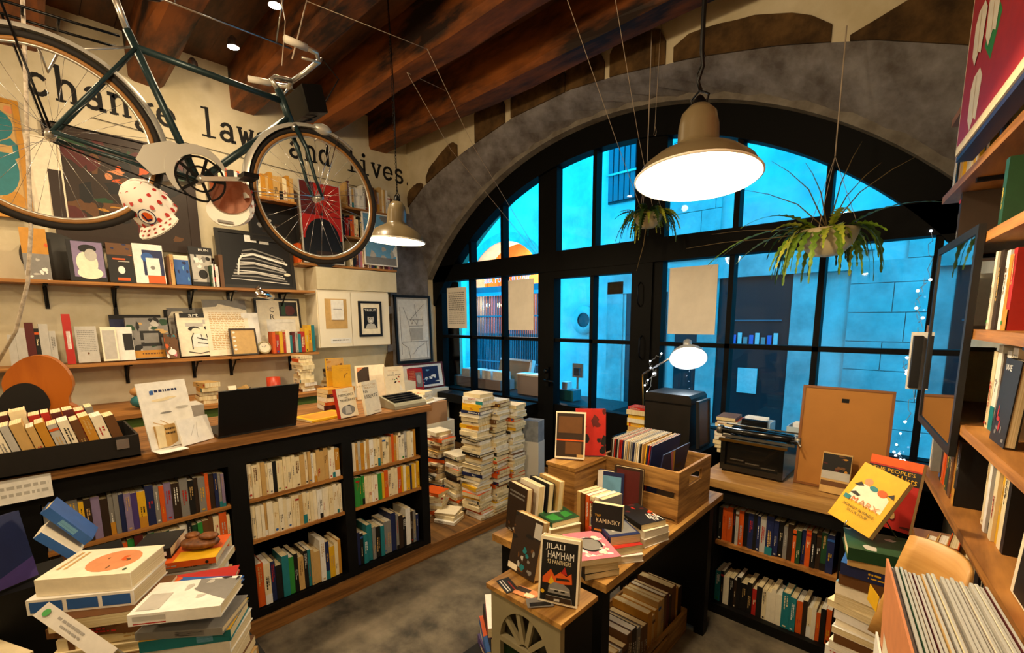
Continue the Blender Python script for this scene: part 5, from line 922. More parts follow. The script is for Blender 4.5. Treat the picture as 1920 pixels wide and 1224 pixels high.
PR = [['cream', 'tan', 'green', 'cream', 'lightgrey'], ['yellow', 'cream', 'tan', 'ivory', 'black'], ['white', 'black', 'ivory', 'cream', 'yellow', 'grey', 'black', 'cream', 'tan'], ['ivory', 'black', 'white', 'cream', 'darkbrown', 'cream', 'grey', 'white', 'lightgrey'],
      ['white', 'black', 'ivory', 'cream', 'white', 'black', 'red', 'darkbrown', 'cream', 'ochre', 'navy'], ['black', 'tan', 'cream', 'grey', 'ivory', 'brown', 'white', 'darkgreen', 'cream'], ['black', 'grey', 'skyblue', 'cream', 'orange', 'black', 'cream', 'lightgrey', 'tan'], ['navy', 'red', 'white', 'blue', 'lightgrey']]
for i, (z, te) in enumerate(TIERS):
    w_ = '%s shelf at right' % ['lowest', 'second lowest', 'third-lowest', 'fourth-lowest', 'fifth-lowest', 'sixth-lowest', 'second from top', 'top'][i]
    if i == 0: continue
    t0, t1 = {1: (1.6, .85), 2: (1.78, .8), 3: (1.84, 1.2), 4: (1.84, 1.3), 5: (1.84, 1.35), 6: (2.0, 1.45), 7: (2.6, 2.1)}[i]
    row(rp(t0, .355 if i not in (2, 3) else .385, z+.0285), -RT, -RN, t0-t1, PR[i], w_, 'books on the right-hand shelves', h=(.185, .215) if i not in (2, 3) else (.19, .23), t=(.016, .034), d=(.14, .17), seed=101+i, hb=.35, gap=.001)
    if i in (2, 3, 4, 5, 6): row(rp(te-.01, .355, z+.0285), -RT, -RN, .09 if i < 6 else .5, PR[3 if i != 6 else 2], w_+', far end', 'books at the far end of the right-hand shelves', h=(.18, .21), t=(.018, .03), d=(.14, .17), seed=121+i, hb=.4)
    if i in (2,): row(rp(2.2, .355, z+.0285), -RT, -RN, .32, ['ochre', 'orange', 'yellow', 'black', 'cream', 'brown', 'darkgreen'], w_+', below the blue picture', 'books below the blue picture', h=(.19, .21), t=(.018, .03), d=(.14, .17), seed=131, hb=.4)
# face-out covers on the right shelves
def rface(t_, n_, z, th, h, d, c, front, lb, lean=8):
    M = rmat(t_, n_, z) @ Rz(R(-90)) @ Tm(0, 0, th*math.sin(R(lean))+.001) @ Ry(R(-lean)) @ Tm(-th, 0, 0)
    book(M, th, h, d, c, lb, 'face-out books on the right shelves', 'hardback_book', front=front, keep=True, seed=3)
rface(1.66, .36, 1.3335, .022, .21, .12, 'black', [('t', 'white', 'WE', .1, .86, .5, .93), ('b', .1, .05, .9, .7, 9, ['darkbrown', 'grey', 'maroon', 'red'], 4)], "black book with the letters 'WE' facing out on the right shelves", 3)
rface(1.36, .36, 1.0635, .022, .22, .15, 'ivory', [('r', 'black', .12, .02, 1, .92), ('p', 'orange', [(.6, .02), (.7, .4), (1, .5), (1, .02)]), ('p', 'brown', [(.7, .4), (.8, .62), (1, .6), (1, .45)])], 'dark cover with an orange robed figure facing out on the right shelves', 3)
# big framed picture behind glass in front of the shelves
t = thing('framed_picture', 'large black framed picture of a white feather on blue, glazed, hung on the right shelves', 'picture', rp(2.05, .3, 1.25))
def rframe(t, t0, t1, z0, z1, n0, fw, fr, inner, art, dep=.016):
    m = MB()
    for a in ((t0, t1, z0, z0+fw), (t0, t1, z1-fw, z1), (t0, t0+fw, z0+fw, z1-fw), (t1-fw, t1, z0+fw, z1-fw)): rbox(m, a[0], a[1], n0, n0+dep, a[2], a[3], fr)
    m.build('frame', t)
    m = MB(); rbox(m, t0+fw, t1-fw, n0+dep*.45, n0+dep*.9, z0+fw, z1-fw, inner); O = rp(t1-fw, n0+dep*.45, z0+fw); face_art(m, O, -RT*(t1-t0-2*fw), (0, 0, z1-z0-2*fw), -RN, art); m.build('print', t)
rframe(t, 1.83, 2.43, 1.235, 1.905, .317, .024, C('black'), mat('print_blue_reflection', '4a9cba', .4), [('r', 'darkbrown', 0, 0, 1, .3), ('p', 'white', [(.5, .42), (.55, .52), (.62, .78), (.64, .56), (.7, .5), (.66, .42)]), ('p', 'lightgrey', [(.35, .42), (.45, .52), (.62, .5), (.6, .42)]), ('p', 'white', [(.6, .42), (.72, .44), (.7, .18), (.6, .15), (.57, .3)]), ('e', 'white', .6, .84, .03, .04), ('p', 'teal', [(.05, .02), (.4, .35), (.5, .42), (.3, .42), (.1, .25)])])  # blue of the print brightened to stand in for the window's reflection
m = MB(); m.quad([rp(1.854, .321, 1.259), rp(2.406, .321, 1.259), rp(2.406, .321, 1.881), rp(1.854, .321, 1.881)], GL); m.build('glass', t)
t = thing('framed_painting', 'red painting of cream tulips high on the right-hand shelves', 'painting', rp(1.5, .3, 2.15))
m = MB(); rbox(m, 1.0, 2.09, .285, .315, 2.155, 3.0, C('cream')); rbox(m, .99, 2.1, .29, .33, 2.14, 2.155, C('navy'))
TUL = [('r', 'red', .01, .03, .99, .99), ('p', 'green', [(.22, .26), (.3, .36), (.36, .28), (.3, .18)])]
for cu, cv, a_ in ((.17, .12, 0), (.27, .33, 0), (.37, .42, 1), (.14, .34, 1), (.3, .62, 0), (.45, .7, 1)):
    TUL += [('p', 'ivory', [(cu-.055, cv+.06), (cu-.05, cv-.04), (cu-.01, cv-.09), (cu+.02, cv-.06), (cu+.05, cv-.08), (cu+.065, cv+.05), (cu+.03, cv+.09), (cu-.03, cv+.09)]), ('l', 'tan', [(cu, cv+.08), (cu+.01, cv-.06)], .004)]
face_art(m, rp(2.09, .285, 2.155), -RT*1.09, (0, 0, .845), -RN, TUL); m.build('canvas', t)
# folded boards and the black box behind the shelves' far end
q = MB(); rbox(q, 2.58, 2.595, .285, .345, 1.34, 1.584, C('white')); rbox(q, 2.54, 2.5795, .29, .32, 1.35, 1.57, C('black')); q.build('display_card', label='white-edged black card hanging at the far end of the right shelves', cat='card')
# shadowy red box beside
# ============================================================ STACK WITH THE YELLOW BOOK
m = MB(); m.box((-.21, 1.36, 0), (.09, 1.68, .46), BLACKP); m.build('plinth', label='black plinth under the tall mixed stack at right', cat='plinth')
SX, SYY = -.06, 1.54
z = .4605
z = pile(SX, SYY, z, 17, ['cream', 'lightgrey', 'white', 'brown', 'ivory', 'grey'], 'tall stack right of window cabinet', 'tall stack at right', 140, yaw=-10, spread=7, t=(.018, .03), h=(.18, .2), d=(.125, .135))
specs = [('ivory', 'pale blue and pink book', [('r', 'skyblue', 0, 0, 1, 1), ('b', 0, 0, 1, .8, 9, ['maroon', 'pink', 'lightgrey'], 4), ('e', 'cream', .6, .7, .25, .2)]), ('brown', 'brown-edged book', None), ('navy', 'book with a blue sky cover', [('r', 'blue', 0, 0, 1, 1), ('p', 'white', [(.2, .2), (.9, .3), (.9, .35), (.2, .26)]), ('p', 'skyblue', [(.3, .5), (.9, .5), (.9, .9), (.3, .8)])]), ('tan', 'tan book', None), ('darkgreen', 'dark green book', [('b', 0, 0, 1, 1, 9, ['darkgreen', 'black', 'lightgrey'], 2)])]
for i, (c, l_, art) in enumerate(specs):
    z = flatb((SX+.01*math.sin(i*3)+.01, SYY), z, -12+i*6, .034 if i != 3 else .02, .2, .14, c, art, '%s, %s from top of tall stack at right' % (l_, ordn(5-i)), name='hardback_book', group='tall stack at right', seed=i+30)
ZT2 = z
standat(-.082, 1.655, ZT2, -108, .022, .2, .125, 'red', [('r', 'black', 0, .66, 1, .86), ('r', 'orange', 0, .88, 1, 1), ('t', 'yellow', "THE PEOPLE'S", .08, .79, .9, .84), ('t', 'yellow', 'Book of Lists', .05, .68, .95, .775), ('b', 0, .05, 1, .6, 14, ['black', 'maroon', 'darkgreen', 'tan'], 4)], "red and black paperback titled 'Book of Lists' on the tall stack", lean=14, spine=[('r', 'red', 0, 0, 1, 1)])
p0 = px(1626, 935, 'Y', 1.56)
MRX = [('r', 'yellow', 0, 0, 1, 1), ('p', 'ivory', [(.12, .38), (.9, .38), (.88, .62), (.7, .7), (.5, .66), (.3, .7), (.15, .6)]), ('e', 'peach', .33, .74, .09, .06), ('p', 'black', [(.1, .62), (.2, .7), (.3, .66), (.2, .62)]), ('e', 'teal', .5, .68, .09, .04), ('e', 'orange', .7, .67, .1, .055), ('p', 'black', [(.8, .68), (.9, .74), (.95, .66)]), ('p', 'black', [(.12, .48), (.22, .53), (.35, .5), (.3, .47)]), ('r', 'teal', .06, .36, .2, .43), ('t', 'orange', 'M', .24, .36, .36, .45), ('t', 'peach', 'ARX', .4, .36, .85, .45), ('t', 'black', 'MONKEY BUSINESS', .15, .26, .85, .3), ('t', 'black', 'DUCK SOUP', .3, .2, .75, .24)]
n_ = Vector((-.36, -.80, .48)).normalized(); e_ = Vector((.98, -.10, 0)); e_ = (e_-n_*e_.dot(n_)).normalized(); up_ = n_.cross(e_)
rotm = Matrix.Rotation(R(-21), 3, n_); e_ = rotm @ e_; up_ = rotm @ up_
O_ = p0 - e_*.0625 - up_*.09 - n_*.022
MBK = Matrix(((n_.x, e_.x, up_.x, O_.x), (n_.y, e_.y, up_.y, O_.y), (n_.z, e_.z, up_.z, O_.z), (0, 0, 0, 1)))
book(MBK, .02, .18, .122, 'orange', "tilted bright yellow paperback titled 'Marx' on the tall stack", None, 'paperback_book', front=MRX, keep=True, seed=4)
t = thing('book_stand', 'thin wire stand holding up the tilted yellow paperback', 'stand', (-.06, 1.56, ZT2))
m = MB(); q0 = O_+e_*.06-n_*.0015; m.tube([q0+up_*.12, q0+up_*.01, q0-up_*.0+n_*.03-up_*.006, q0+n_*.034+up_*.01], .002, STEEL, 6); m.tube([q0+up_*.1, (-.05, 1.6, ZT2+.002)], .002, STEEL, 6); m.tube([q0+up_*.02, (-.09, 1.55, ZT2+.002)], .002, STEEL, 6); m.build('wire', t)
# books and a roof-like open book at the far side of the stack
q = at(1672, 955, .9); 
m = MB(); m.box((.0, 1.72, 0), (.22, 2.2, .78), BLACKP); m.build('low_shelf', label='low black shelf unit behind the tall mixed stack', cat='shelf')
for i in range(8): book(Tm(.005+i*.0262, 1.76, .7812) @ Rz(R(-5)), .024, .19+.01*(i % 3), .13, ['ochre', 'tan', 'orange', 'lightgrey', 'cream', 'black', 'brown', 'tan'][i], '%s upright book, %s from left behind the tall stack' % (['ochre', 'tan', 'orange', 'light grey', 'cream', 'black', 'brown', 'tan'][i], ordn(i+1)), 'upright books behind the tall stack', 'hardback_book', keep=True, seed=i+77)
# ============================================================ PLYWOOD CHAIR AND RECORDS AT RIGHT FOREGROUND
PLY = mat('plywood', 'c99a56', .45, color2='b07f3c', scale=(3, 3, 40))
t = thing('plywood_chair', 'plywood chair with a curved back and a yellow sticker, behind the records', 'chair', (.015, 1.19, 0))
m = MB(); N = 10; vs = []; CH = Tm(.012, 1.225, 0) @ Rz(R(-56)); m.M = CH; HZ = 1.175   # local x along the back, local -y towards the sitter
for th in (0, .009):
    for j in range(5):
        for k in range(N+1):
            a = (k/N-.5); vs.append((a*(.21-.012*j), .03*4*a*a*-1+th+.012*j, HZ-.26+j*.065-(.006*abs(2*a)**3 if j == 4 else 0)))
n1 = (N+1)*5; fs = []
for j in range(4):
    for k in range(N): a = j*(N+1)+k; fs += [(a, a+1, a+N+2, a+N+1), (n1+a, n1+a+N+1, n1+a+N+2, n1+a+1)]
for k in range(N): a = 4*(N+1)+k; fs += [(a, a+1, n1+a+1, n1+a)]; fs += [(k+1, k, n1+k, n1+k+1)]
for j in range(4): a = j*(N+1); fs += [(a, a+N+1, n1+a+N+1, n1+a)]; a += N; fs += [(a+N+1, a, n1+a, n1+a+N+1)]
m.add(vs, fs, PLY, True); m.build('backrest', t)
m = MB(); m.M = CH; m.box((-.15, -.30, .60), (.02, -.0, .612), PLY); m.build('seat', t)
for x in (-.10, .0):
    for y in (-.28, -.02): m = MB(); m.M = CH; m.tube([(x, y, 0), (x, y, .60)], .011, STEEL, 10); m.build('leg', t)
for x in (-.08, -.0): m = MB(); m.M = CH; m.tube([(x, 0, .612), (x, .035, .8), (x, .03, HZ-.1)], .009, STEEL, 10); m.build('back_support', t)
q = MB(); q.M = CH; q.prism([(-.08, HZ-.13), (-.045, HZ-.14), (-.05, HZ-.18), (-.085, HZ-.17)], -.05, -.049, C('yellow')); q.build('sticker', t, 'yellow sticker')
t = thing('record_box', 'white cardboard record box in the right foreground', 'box', (.03, .9, .88)); 
LZ = .885
LM = Tm(.034, .735, LZ) @ Rz(R(9.5))    # records: faces turn left, tops run towards the camera
m = MB(); m.M = LM; m.box((-.02, -.03, -.004), (.135, .345, -.0005), CARD); m.box((-.024, -.03, -.004), (-.0205, .345, .16), C('white')); m.box((.1355, -.03, -.004), (.139, .345, .16), C('white')); m.box((-.02, -.034, -.004), (.135, -.0305, .16), C('white')); face_art(m, (-.024, .345, -.004), (0, -.375, 0), (0, 0, .164), (-1, 0, 0), [('b', .1, .2, .6, .9, 8, ['black', 'grey', 'black'], 5)]); m.build('body', t)
m = MB(); m.M = LM; m.box((-.03, -.04, -LZ), (.15, .35, -.005), BLACKP); m.build('plinth', label='black plinth carrying the white record box', cat='plinth')
rg = random.Random(21); x = -.014; i = 0; LC = ['lightgrey', 'ivory', 'grey', 'cream', 'skyblue', 'white', 'lightgrey', 'darkgreen', 'maroon', 'tan', 'black', 'lightgrey', 'cream']
SLV = mat('plastic_sleeve', 'c9ccc8', .25, spec=.6)
while x < .104:
    i += 1; c = 'peach' if i == 1 else rg.choice(LC); th = .005 if i > 1 else .0035; hh = .312+rg.uniform(-.006, .004) if i > 1 else .325
    m = MB(); m.M = LM @ Tm(x, 0, .0005) @ Ry(R(-2+i*.1)); m.box((0, 0, 0), (th, .315, hh), C(c))
    if i > 1: m.box((.0008, .0003, hh), (th-.0008, .3147, hh+.0008), SLV)
    else: face_art(m, (0, .315, 0), (0, -.315, 0), (0, 0, hh), (-1, 0, 0), [('r', 'ivory', .12, 0, 1, .62), ('b', .2, .1, .8, .55, 9, ['black', 'grey', 'black'], 4)])
    m.build('record_sleeve' if i > 1 else 'record_divider', label='peach card divider at the front of the record box' if i == 1 else '%s record sleeve, %s from left in the foreground box' % (cn(c), ordn(i)), cat='record' if i > 1 else 'divider', group='records in the foreground box'); x += .0056
# ============================================================ LEFT FOREGROUND PILES
m = MB(); m.box((-1.95, -.6, 0), (-1.12, .42, .045), BLACKP)
m = MB(); m.box((-1.655, -.5, .60), (-1.2, .40, .63), BLACKP); 
t = thing('low_table', 'low black table carrying the foreground piles at left', 'table', (-1.4, 0, 0)); m.build('tabletop', t)
for x in (-1.65, -1.25):
    for y in (-.46, .30): m = MB(); m.box((x, y, 0), (x+.04, y+.04, .5995), BLACKP); m.build('leg', t)
GF = 'piles in the left foreground'
# right-hand pile
ax, ay = -1.385, .235; z = .6305; YW = 52
z = pile(ax, ay, z, 6, ['cream', 'tan', 'ivory', 'black', 'brown', 'white'], 'pile with the red comic', GF, 150, yaw=YW, spread=6, t=(.022, .028), h=(.19, .21), d=(.13, .14), hb=.5)
RED0 = 1
for i, (c, tt, l_, art, sp, yw) in enumerate([('white', .034, 'thick white book', None, None, 0), ('teal', .03, 'teal book with a yellow cover', [('r', 'yellow', 0, 0, 1, 1), ('r', 'pink', .2, .2, .7, .8)], [('g', 'skyblue', .2, .1, .8, .5, 1, 3)], 4),
        ('grey', .02, 'grey-blue book with black spine letters', None, [('t', 'black', 'MYTHOS', .2, .2, .8, .55)], -3), ('blue', .012, 'comic with blue, orange and pink shapes', [('r', 'blue', 0, 0, 1, 1), ('b', 0, 0, 1, 1, 16, ['orange', 'pink', 'skyblue', 'peach', 'navy'], 12)], None, -6),
        ('white', .03, 'white book with a grey wave photo', [('p', 'grey', [(.2, 0), (.9, 0), (1, .5), (.6, .45)]), ('b', .2, 0, 1, .6, 10, ['black', 'grey', 'lightgrey'], 3), ('r', 'lightgrey', .1, .7, .6, .95)], [('r', 'red', .1, .6, .2, .95), ('r', 'lightgrey', .4, .6, .8, .95)], 2)]):
    if i == 3: z = flatb((ax-.12, ay+.02), z, YW+12, .018, .2, .13, 'red', [('p', 'black', [(.3, .2), (.5, .4), (.45, .85), (.35, .6)]), ('p', 'yellow', [(.35, .3), (.5, .5), (.45, .8)]), ('p', 'orange', [(.4, .5), (.7, .6), (.5, .7)])], 'bright red comic with a yellow and black emblem in its pile', name='art_book', group=GF)
    z = flatb((ax+.004*i-(.065 if i == 3 else 0), ay-.005*i+(.015 if i == 3 else 0)), z, YW+yw, tt, .205, .14, c, art, '%s, %s from top of the red-comic pile' % (l_, ordn(5-i)), name='art_book', group=GF, spine=sp, seed=160+i)
# left-hand pile
bx, by = -1.585, .065; z = .6305
z = pile(bx+.05, by+.03, z, 10, ['cream', 'tan', 'ivory', 'cream', 'brown'], 'pile under the medallion book', GF, 151, yaw=54, spread=9, t=(.024, .036), h=(.21, .24), d=(.15, .165), hb=.2)
z = flatb((bx, by), z, 54, .04, .235, .155, 'white', None, 'white book with three blue panels on its edge under the medallion book', name='art_book', group=GF, spine=[('r', 'blue', .15, .03, .85, .3), ('r', 'blue', .15, .34, .85, .63), ('r', 'blue', .15, .67, .85, .97)])
z = flatb((bx, by+.01), z, 52, .045, .215, .15, 'ivory', [('e', 'peach', .5, .38, .38, .28), ('b', .22, .2, .75, .55, 8, ['brown', 'orange', 'peach'], 6), ('e', 'darkgreen', .15, .12, .04, .02), ('g', 'tan', .3, .8, .9, .95, 2, 2)], 'cream book with a terracotta oval medallion on its cover', name='art_book', group=GF)
ztp = z
# books leaning behind it
for i, (xx, yy, l, c, tt, h_, lb) in enumerate([(158, 1022, -34, 'blue', .024, .14, 'bright blue hardback leaning behind the medallion book'), (135, 1052, -38, 'ivory', .022, .11, 'cream paperback with a blue spine leaning behind the medallion book')]):
    o_ = px(xx, yy, 'X', -1.74+.03*i); M = Tm(*o_) @ Rz(R(78)) @ Ry(R(l)); book(M, tt, h_, .09, c, lb, GF, 'hardback_book' if i == 0 else 'paperback_book', keep=True, seed=i+5, spine=[('r', 'blue', 0, 0, 1, 1)] if i else [('g', 'skyblue', .2, .1, .8, .9, 1, 2)])
m = MB(); m.box((-1.95, .01, 0), (-1.74, .14, .925), BLACKP); m.build('plinth', label='black plinth behind the left foreground piles', cat='plinth')
# third pile behind
m = MB(); m.box((-1.85, .22, 0), (-1.73, .34, .60), BLACKP); m.build('stool', label='black stool under the pile with the carved object', cat='stool')
z = pile(-1.79, .28, .6005, 11, ['white', 'lightgrey', 'cream', 'tan', 'white', 'brown'], 'pile under the carved object', GF, 152, yaw=YW+8, spread=5, t=(.018, .03), h=(.22, .24), d=(.15, .16))
z = flatb((-1.79, .28), z, YW+8, .02, .24, .17, 'orange', [('r', 'yellow', 0, 0, .4, .5)], 'orange and yellow book under the carved object', group=GF)
z1 = flatb((-1.84, .225), z, YW+10, .035, .11, .14, 'black', [('r', 'black', 0, 0, 1, 1)], 'small black book beside the carved object', name='hardback_book', group=GF, spine=[('r', 'white', .3, .1, .7, .2)])
t = thing('carved_object', 'small carved brown wooden ornament on the orange book', 'ornament', (-1.765, .325, z)); m = MB(); rg = random.Random(4)
CV = mat('carved_wood', '8a5220', .45, color2='472408', scale=(30, 30, 30), bump=.4)
m.M = Tm(-1.765, .325, z) @ Rz(R(45)); m.ball((0, 0, .02), .045, CV, 16, (1.4, .9, .42)); m.build('body', t); m = MB(); m.M = Tm(-1.765, .325, z) @ Rz(R(45)); m.ball((.03, .0, .042), .022, CV, 12, (1.5, 1, .5)); m.ball((-.03, .01, .04), .02, CV, 12, (1.2, 1, .5)); m.build('knobs', t)
# dark blue book and cream books at the far left edge
standat(-1.86, -.13, .90, 28, .02, .2, .16, 'navy', [('g', 'pink', .15, .6, .6, .8, 2, 3), ('r', 'yellow', .0, .15, .15, .3), ('p', 'purple', [(0, 0), (1, 0), (1, .3)])], 'dark blue book leaning at the far left edge', lean=12, name='art_book', group=GF)
m = MB(); m.box((-2.0, -.3, 0), (-1.83, .0, .899), BLACKP); m.build('plinth', label='black plinth under the dark blue book', cat='plinth')
z = pile(-1.74, -.19, .6305, 11, ['ivory', 'cream', 'white', 'cream', 'tan'], 'cream pile at the far left edge', GF, 153, yaw=YW-20, spread=10, t=(.026, .036), h=(.2, .22), d=(.14, .15))
P0_ = pd(92, 1128, 1.0); Q0_ = pd(250, 1235, .93); e1 = (Q0_-P0_).normalized(); nc = (CAMP-P0_); nc = (nc-e1*nc.dot(e1)).normalized(); yv = -nc; xv = yv.cross(e1)
M = Matrix(((xv.x, yv.x, e1.x, P0_.x), (xv.y, yv.y, e1.y, P0_.y), (xv.z, yv.z, e1.z, P0_.z), (0, 0, 0, 1)))
book(M, .032, .22, .14, 'lightgrey', 'pale grey book propped slanting in front of the left piles', GF, 'art_book', keep=True, seed=9)
# ============================================================ BICYCLE HANGING ABOVE THE COUNTER
BX = -2.45
def bp(x, y, dx=0): p = px(x, y, 'X', BX); p.x += dx; return p
t = thing('bicycle', 'old blue-grey road bicycle hung on ropes from the ceiling above the counter', 'bicycle', (BX, .62, 2.0))
BF = mat('bicycle_teal', '24383c', .35, metal=.3, noise=.3, scale=(12, 12, 12)); ALU = mat('aluminium', 'c9c8c2', .3, metal=.85); TYRE = mat('tyre_rubber', '17120e', .8); RIMB = mat('tan_sidewall', '8a5f2c', .6); SILV = mat('fender_silver', 'bdbcb4', .35, metal=.4)
FW = Vector((BX, 1.117, 2.277)); RW = Vector((BX, .135, 2.325)); RR = .335
def wheel(c, nm):
    w_ = MB(); N = 56; ring = lambda r, dx=0: [c+Vector((dx, r*math.cos(2*math.pi*k/N), r*math.sin(2*math.pi*k/N))) for k in range(N)]
    w_.tube(ring(RR-.013), .0135, TYRE, 10, True); o = w_.build(nm, t)
    q = MB(); q.tube(ring(RR-.031), .009, RIMB, 8, True); q.tube(ring(RR-.04), .006, ALU, 6, True); q.build('rim', o)
    q = MB(); rg = random.Random(2)
    for k in range(28):
        a = 2*math.pi*k/28; b_ = a+(.5 if k % 4 < 2 else -.5); s = .028 if k % 2 else -.028
        q.tube([c+Vector((s, .02*math.cos(b_), .02*math.sin(b_))), c+Vector((0, (RR-.042)*math.cos(a), (RR-.042)*math.sin(a)))], .0008, STEEL, 4)
    q.build('spokes', o)
    q = MB(); q.tube([c+Vector((-.05, 0, 0)), c+Vector((.05, 0, 0))], .006, CHROME, 8); q.tube([c+Vector((-.032, 0, 0)), c+Vector((.032, 0, 0))], .017, ALU, 12); q.build('hub', o)
wheel(FW, 'front_wheel'); wheel(RW, 'rear_wheel')
BB = bp(372, 340); HT = bp(528, 186); HB = bp(545, 228); ST_ = bp(252, 88); SP = bp(238, 55); SD = bp(205, -30)
m = MB()
m.tube([ST_, bp(530, 190)], .0145, BF); m.tube([bp(541, 222), BB], .016, BF); m.tube([SP, BB], .0155, BF)
m.tube([HT+Vector((0, -.012, .04)), HB+Vector((0, .008, -.03))], .019, BF)
for s in (-1, 1):
    m.tube([BB+Vector((s*.02, 0, 0)), RW+Vector((s*.05, 0, 0))], .0085, BF); m.tube([ST_+Vector((s*.012, 0, -.01)), RW+Vector((s*.05, 0, 0))], .0075, BF)
m.build('frame', t)
m = MB()
for s in (-1, 1): m.tube([HB+Vector((s*.03, .008, -.03)), HB+Vector((s*.045, .05, -.12)), FW+Vector((s*.05, -.03, .08)), FW+Vector((s*.05, 0, 0))], [.012, .011, .008, .007], BF)
m.tube([HB+Vector((-.035, .008, -.03)), HB+Vector((.035, .008, -.03))], .014, ALU); m.build('fork', t)
m = MB(); m.tube([SP, SD], .0125, ALU); m.build('seat_post', t)
m = MB(); s0 = SD+Vector((0, 0, .02)); m.ball(s0+Vector((0, -.04, 0)), .075, mat('saddle_leather', '231610', .5), 14, (.9, 1.0, .35)); m.ball(s0+Vector((0, .07, 0)), .05, MATS['saddle_leather'], 12, (.5, 2.0, .5)); m.build('saddle', t)
stem = bp(508, 148); m = MB(); m.tube([HT+Vector((0, -.01, .035)), stem, stem+Vector((0, .02, .015)), bp(548, 152)], .012, ALU); m.build('stem', t)
hc = bp(548, 152)
m = MB()
for s in (-1, 1): m.tube([hc, hc+Vector((s*.10, .02, .01)), hc+Vector((s*.17, .06, .05)), hc+Vector((s*.215, .03, .06)), hc+Vector((s*.235, -.08, .055))], .011, ALU)
m.build('handlebar', t)
for s in (-1, 1):
    m = MB(); m.tube([hc+Vector((s*.225, -.02, .058)), hc+Vector((s*.24, -.12, .05))], .016, mat('grip_white', 'd9d3c4', .5)); m.build('grip', t)
    m = MB(); m.tube([hc+Vector((s*.2, .06, .05)), hc+Vector((s*.22, .04, .02)), hc+Vector((s*.24, -.05, .0))], .006, ALU); m.build('brake_lever', t)
    m = MB(); m.tube([hc+Vector((s*.2, .06, .055)), hc+Vector((s*.14, .17, .02)), hc+Vector((s*.03, .1, -.14)), HB+Vector((0, .03, .0))], .003, BLACKM, 6); m.build('brake_cable', t)
m = MB(); hb = bp(560, 175); m.M = Tm(hb.x, hb.y, hb.z-.05) @ Rx(R(15)); m.prism([(-.09, -.06), (.09, -.06), (.1, .06), (-.1, .06)], -.01, .09, BLACKM); m.build('handlebar_bag', t, 'black handlebar bag')
def fender(c, a0, a1, nm):
    q = MB(); N = 28; vs = []
    for k in range(N+1):
        a = R(a0+(a1-a0)*k/N)
        for dx, dr in ((-.026, -.012), (-.018, .006), (0, .012), (.018, .006), (.026, -.012)): vs.append(c+Vector((dx, (RR+.012+dr)*math.cos(a), (RR+.012+dr)*math.sin(a))))
    q.add(vs, [(k*5+j, k*5+j+1, k*5+j+6, k*5+j+5) for k in range(N) for j in range(4)], SILV, True); q.build(nm, t)
fender(FW, 55, 190, 'front_fender'); fender(RW, -8, 150, 'rear_fender')
m = MB()
for s in (-1, 1): m.tube([FW+Vector((s*.05, 0, 0)), FW+Vector((s*.028, RR*math.cos(R(70)), RR*math.sin(R(70))+.01))], .0025, CHROME, 6); m.tube([FW+Vector((s*.05, 0, 0)), FW+Vector((s*.028, -RR+.0, -.03+.0))], .0025, CHROME, 6)
m.build('fender_stay', t)
m = MB(); hl = bp(603, 244); m.M = Tm(*hl); m.ball((0, 0, 0), .035, SILV, 16, (1, 1.5, .85)); m.tube([(0, 0, -.02), (0, -.04, -.06)], .006, ALU); m.build('headlamp', t)
def gy(q, r, w2, n=40, teeth=0):
    vs = [BB+Vector((dx, rr*math.cos(2*math.pi*k/n), rr*math.sin(2*math.pi*k/n))) for k in range(n) for dx, rr in ((w2-.002, r-.008), (w2-.002, r), (w2+.002, r), (w2+.002, r-.008))]
    q.add(vs, [(4*k+j, 4*k+(j+1) % 4, 4*((k+1) % n)+(j+1) % 4, 4*((k+1) % n)+j) for k in range(n) for j in range(4)], BLACKM)
m = MB(); gy(m, .095, .045); gy(m, .055, .045)
for k in range(5): a = 2*math.pi*k/5; m.bar(BB+Vector((.045, .01*math.cos(a), .01*math.sin(a))), BB+Vector((.045, .09*math.cos(a), .09*math.sin(a))), .012, .004, BLACKM, (1, 0, 0))
m.build('chainring', t)
for s, a in ((1, 10), (-1, 190)):
    d = Vector((0, math.cos(R(a)), math.sin(R(a)))); m = MB(); m.bar(BB+Vector((s*.055, 0, 0)), BB+Vector((s*.065, 0, 0))+d*.17, .018, .012, ALU, (1, 0, 0)); m.build('crank_arm', t)
    m = MB(); p = BB+Vector((s*.11, 0, 0))+d*.17; m.box((p.x-.045, p.y-.03, p.z-.01), (p.x+.045, p.y+.03, p.z+.01), BLACKM); m.build('pedal', t)
m = MB(); m.tube([BB+Vector((0, 0, 0)), BB+Vector((.06, 0, 0))], .016, ALU, 12); m.build('bottom_bracket', t)
m = MB(); rh = RW+Vector((.045, 0, 0))
for s in (-1, 1): m.tube([rh+Vector((0, 0, s*.035)), BB+Vector((.045, 0, s*.09))], .003, BLACKM, 5)
m.build('chain', t)
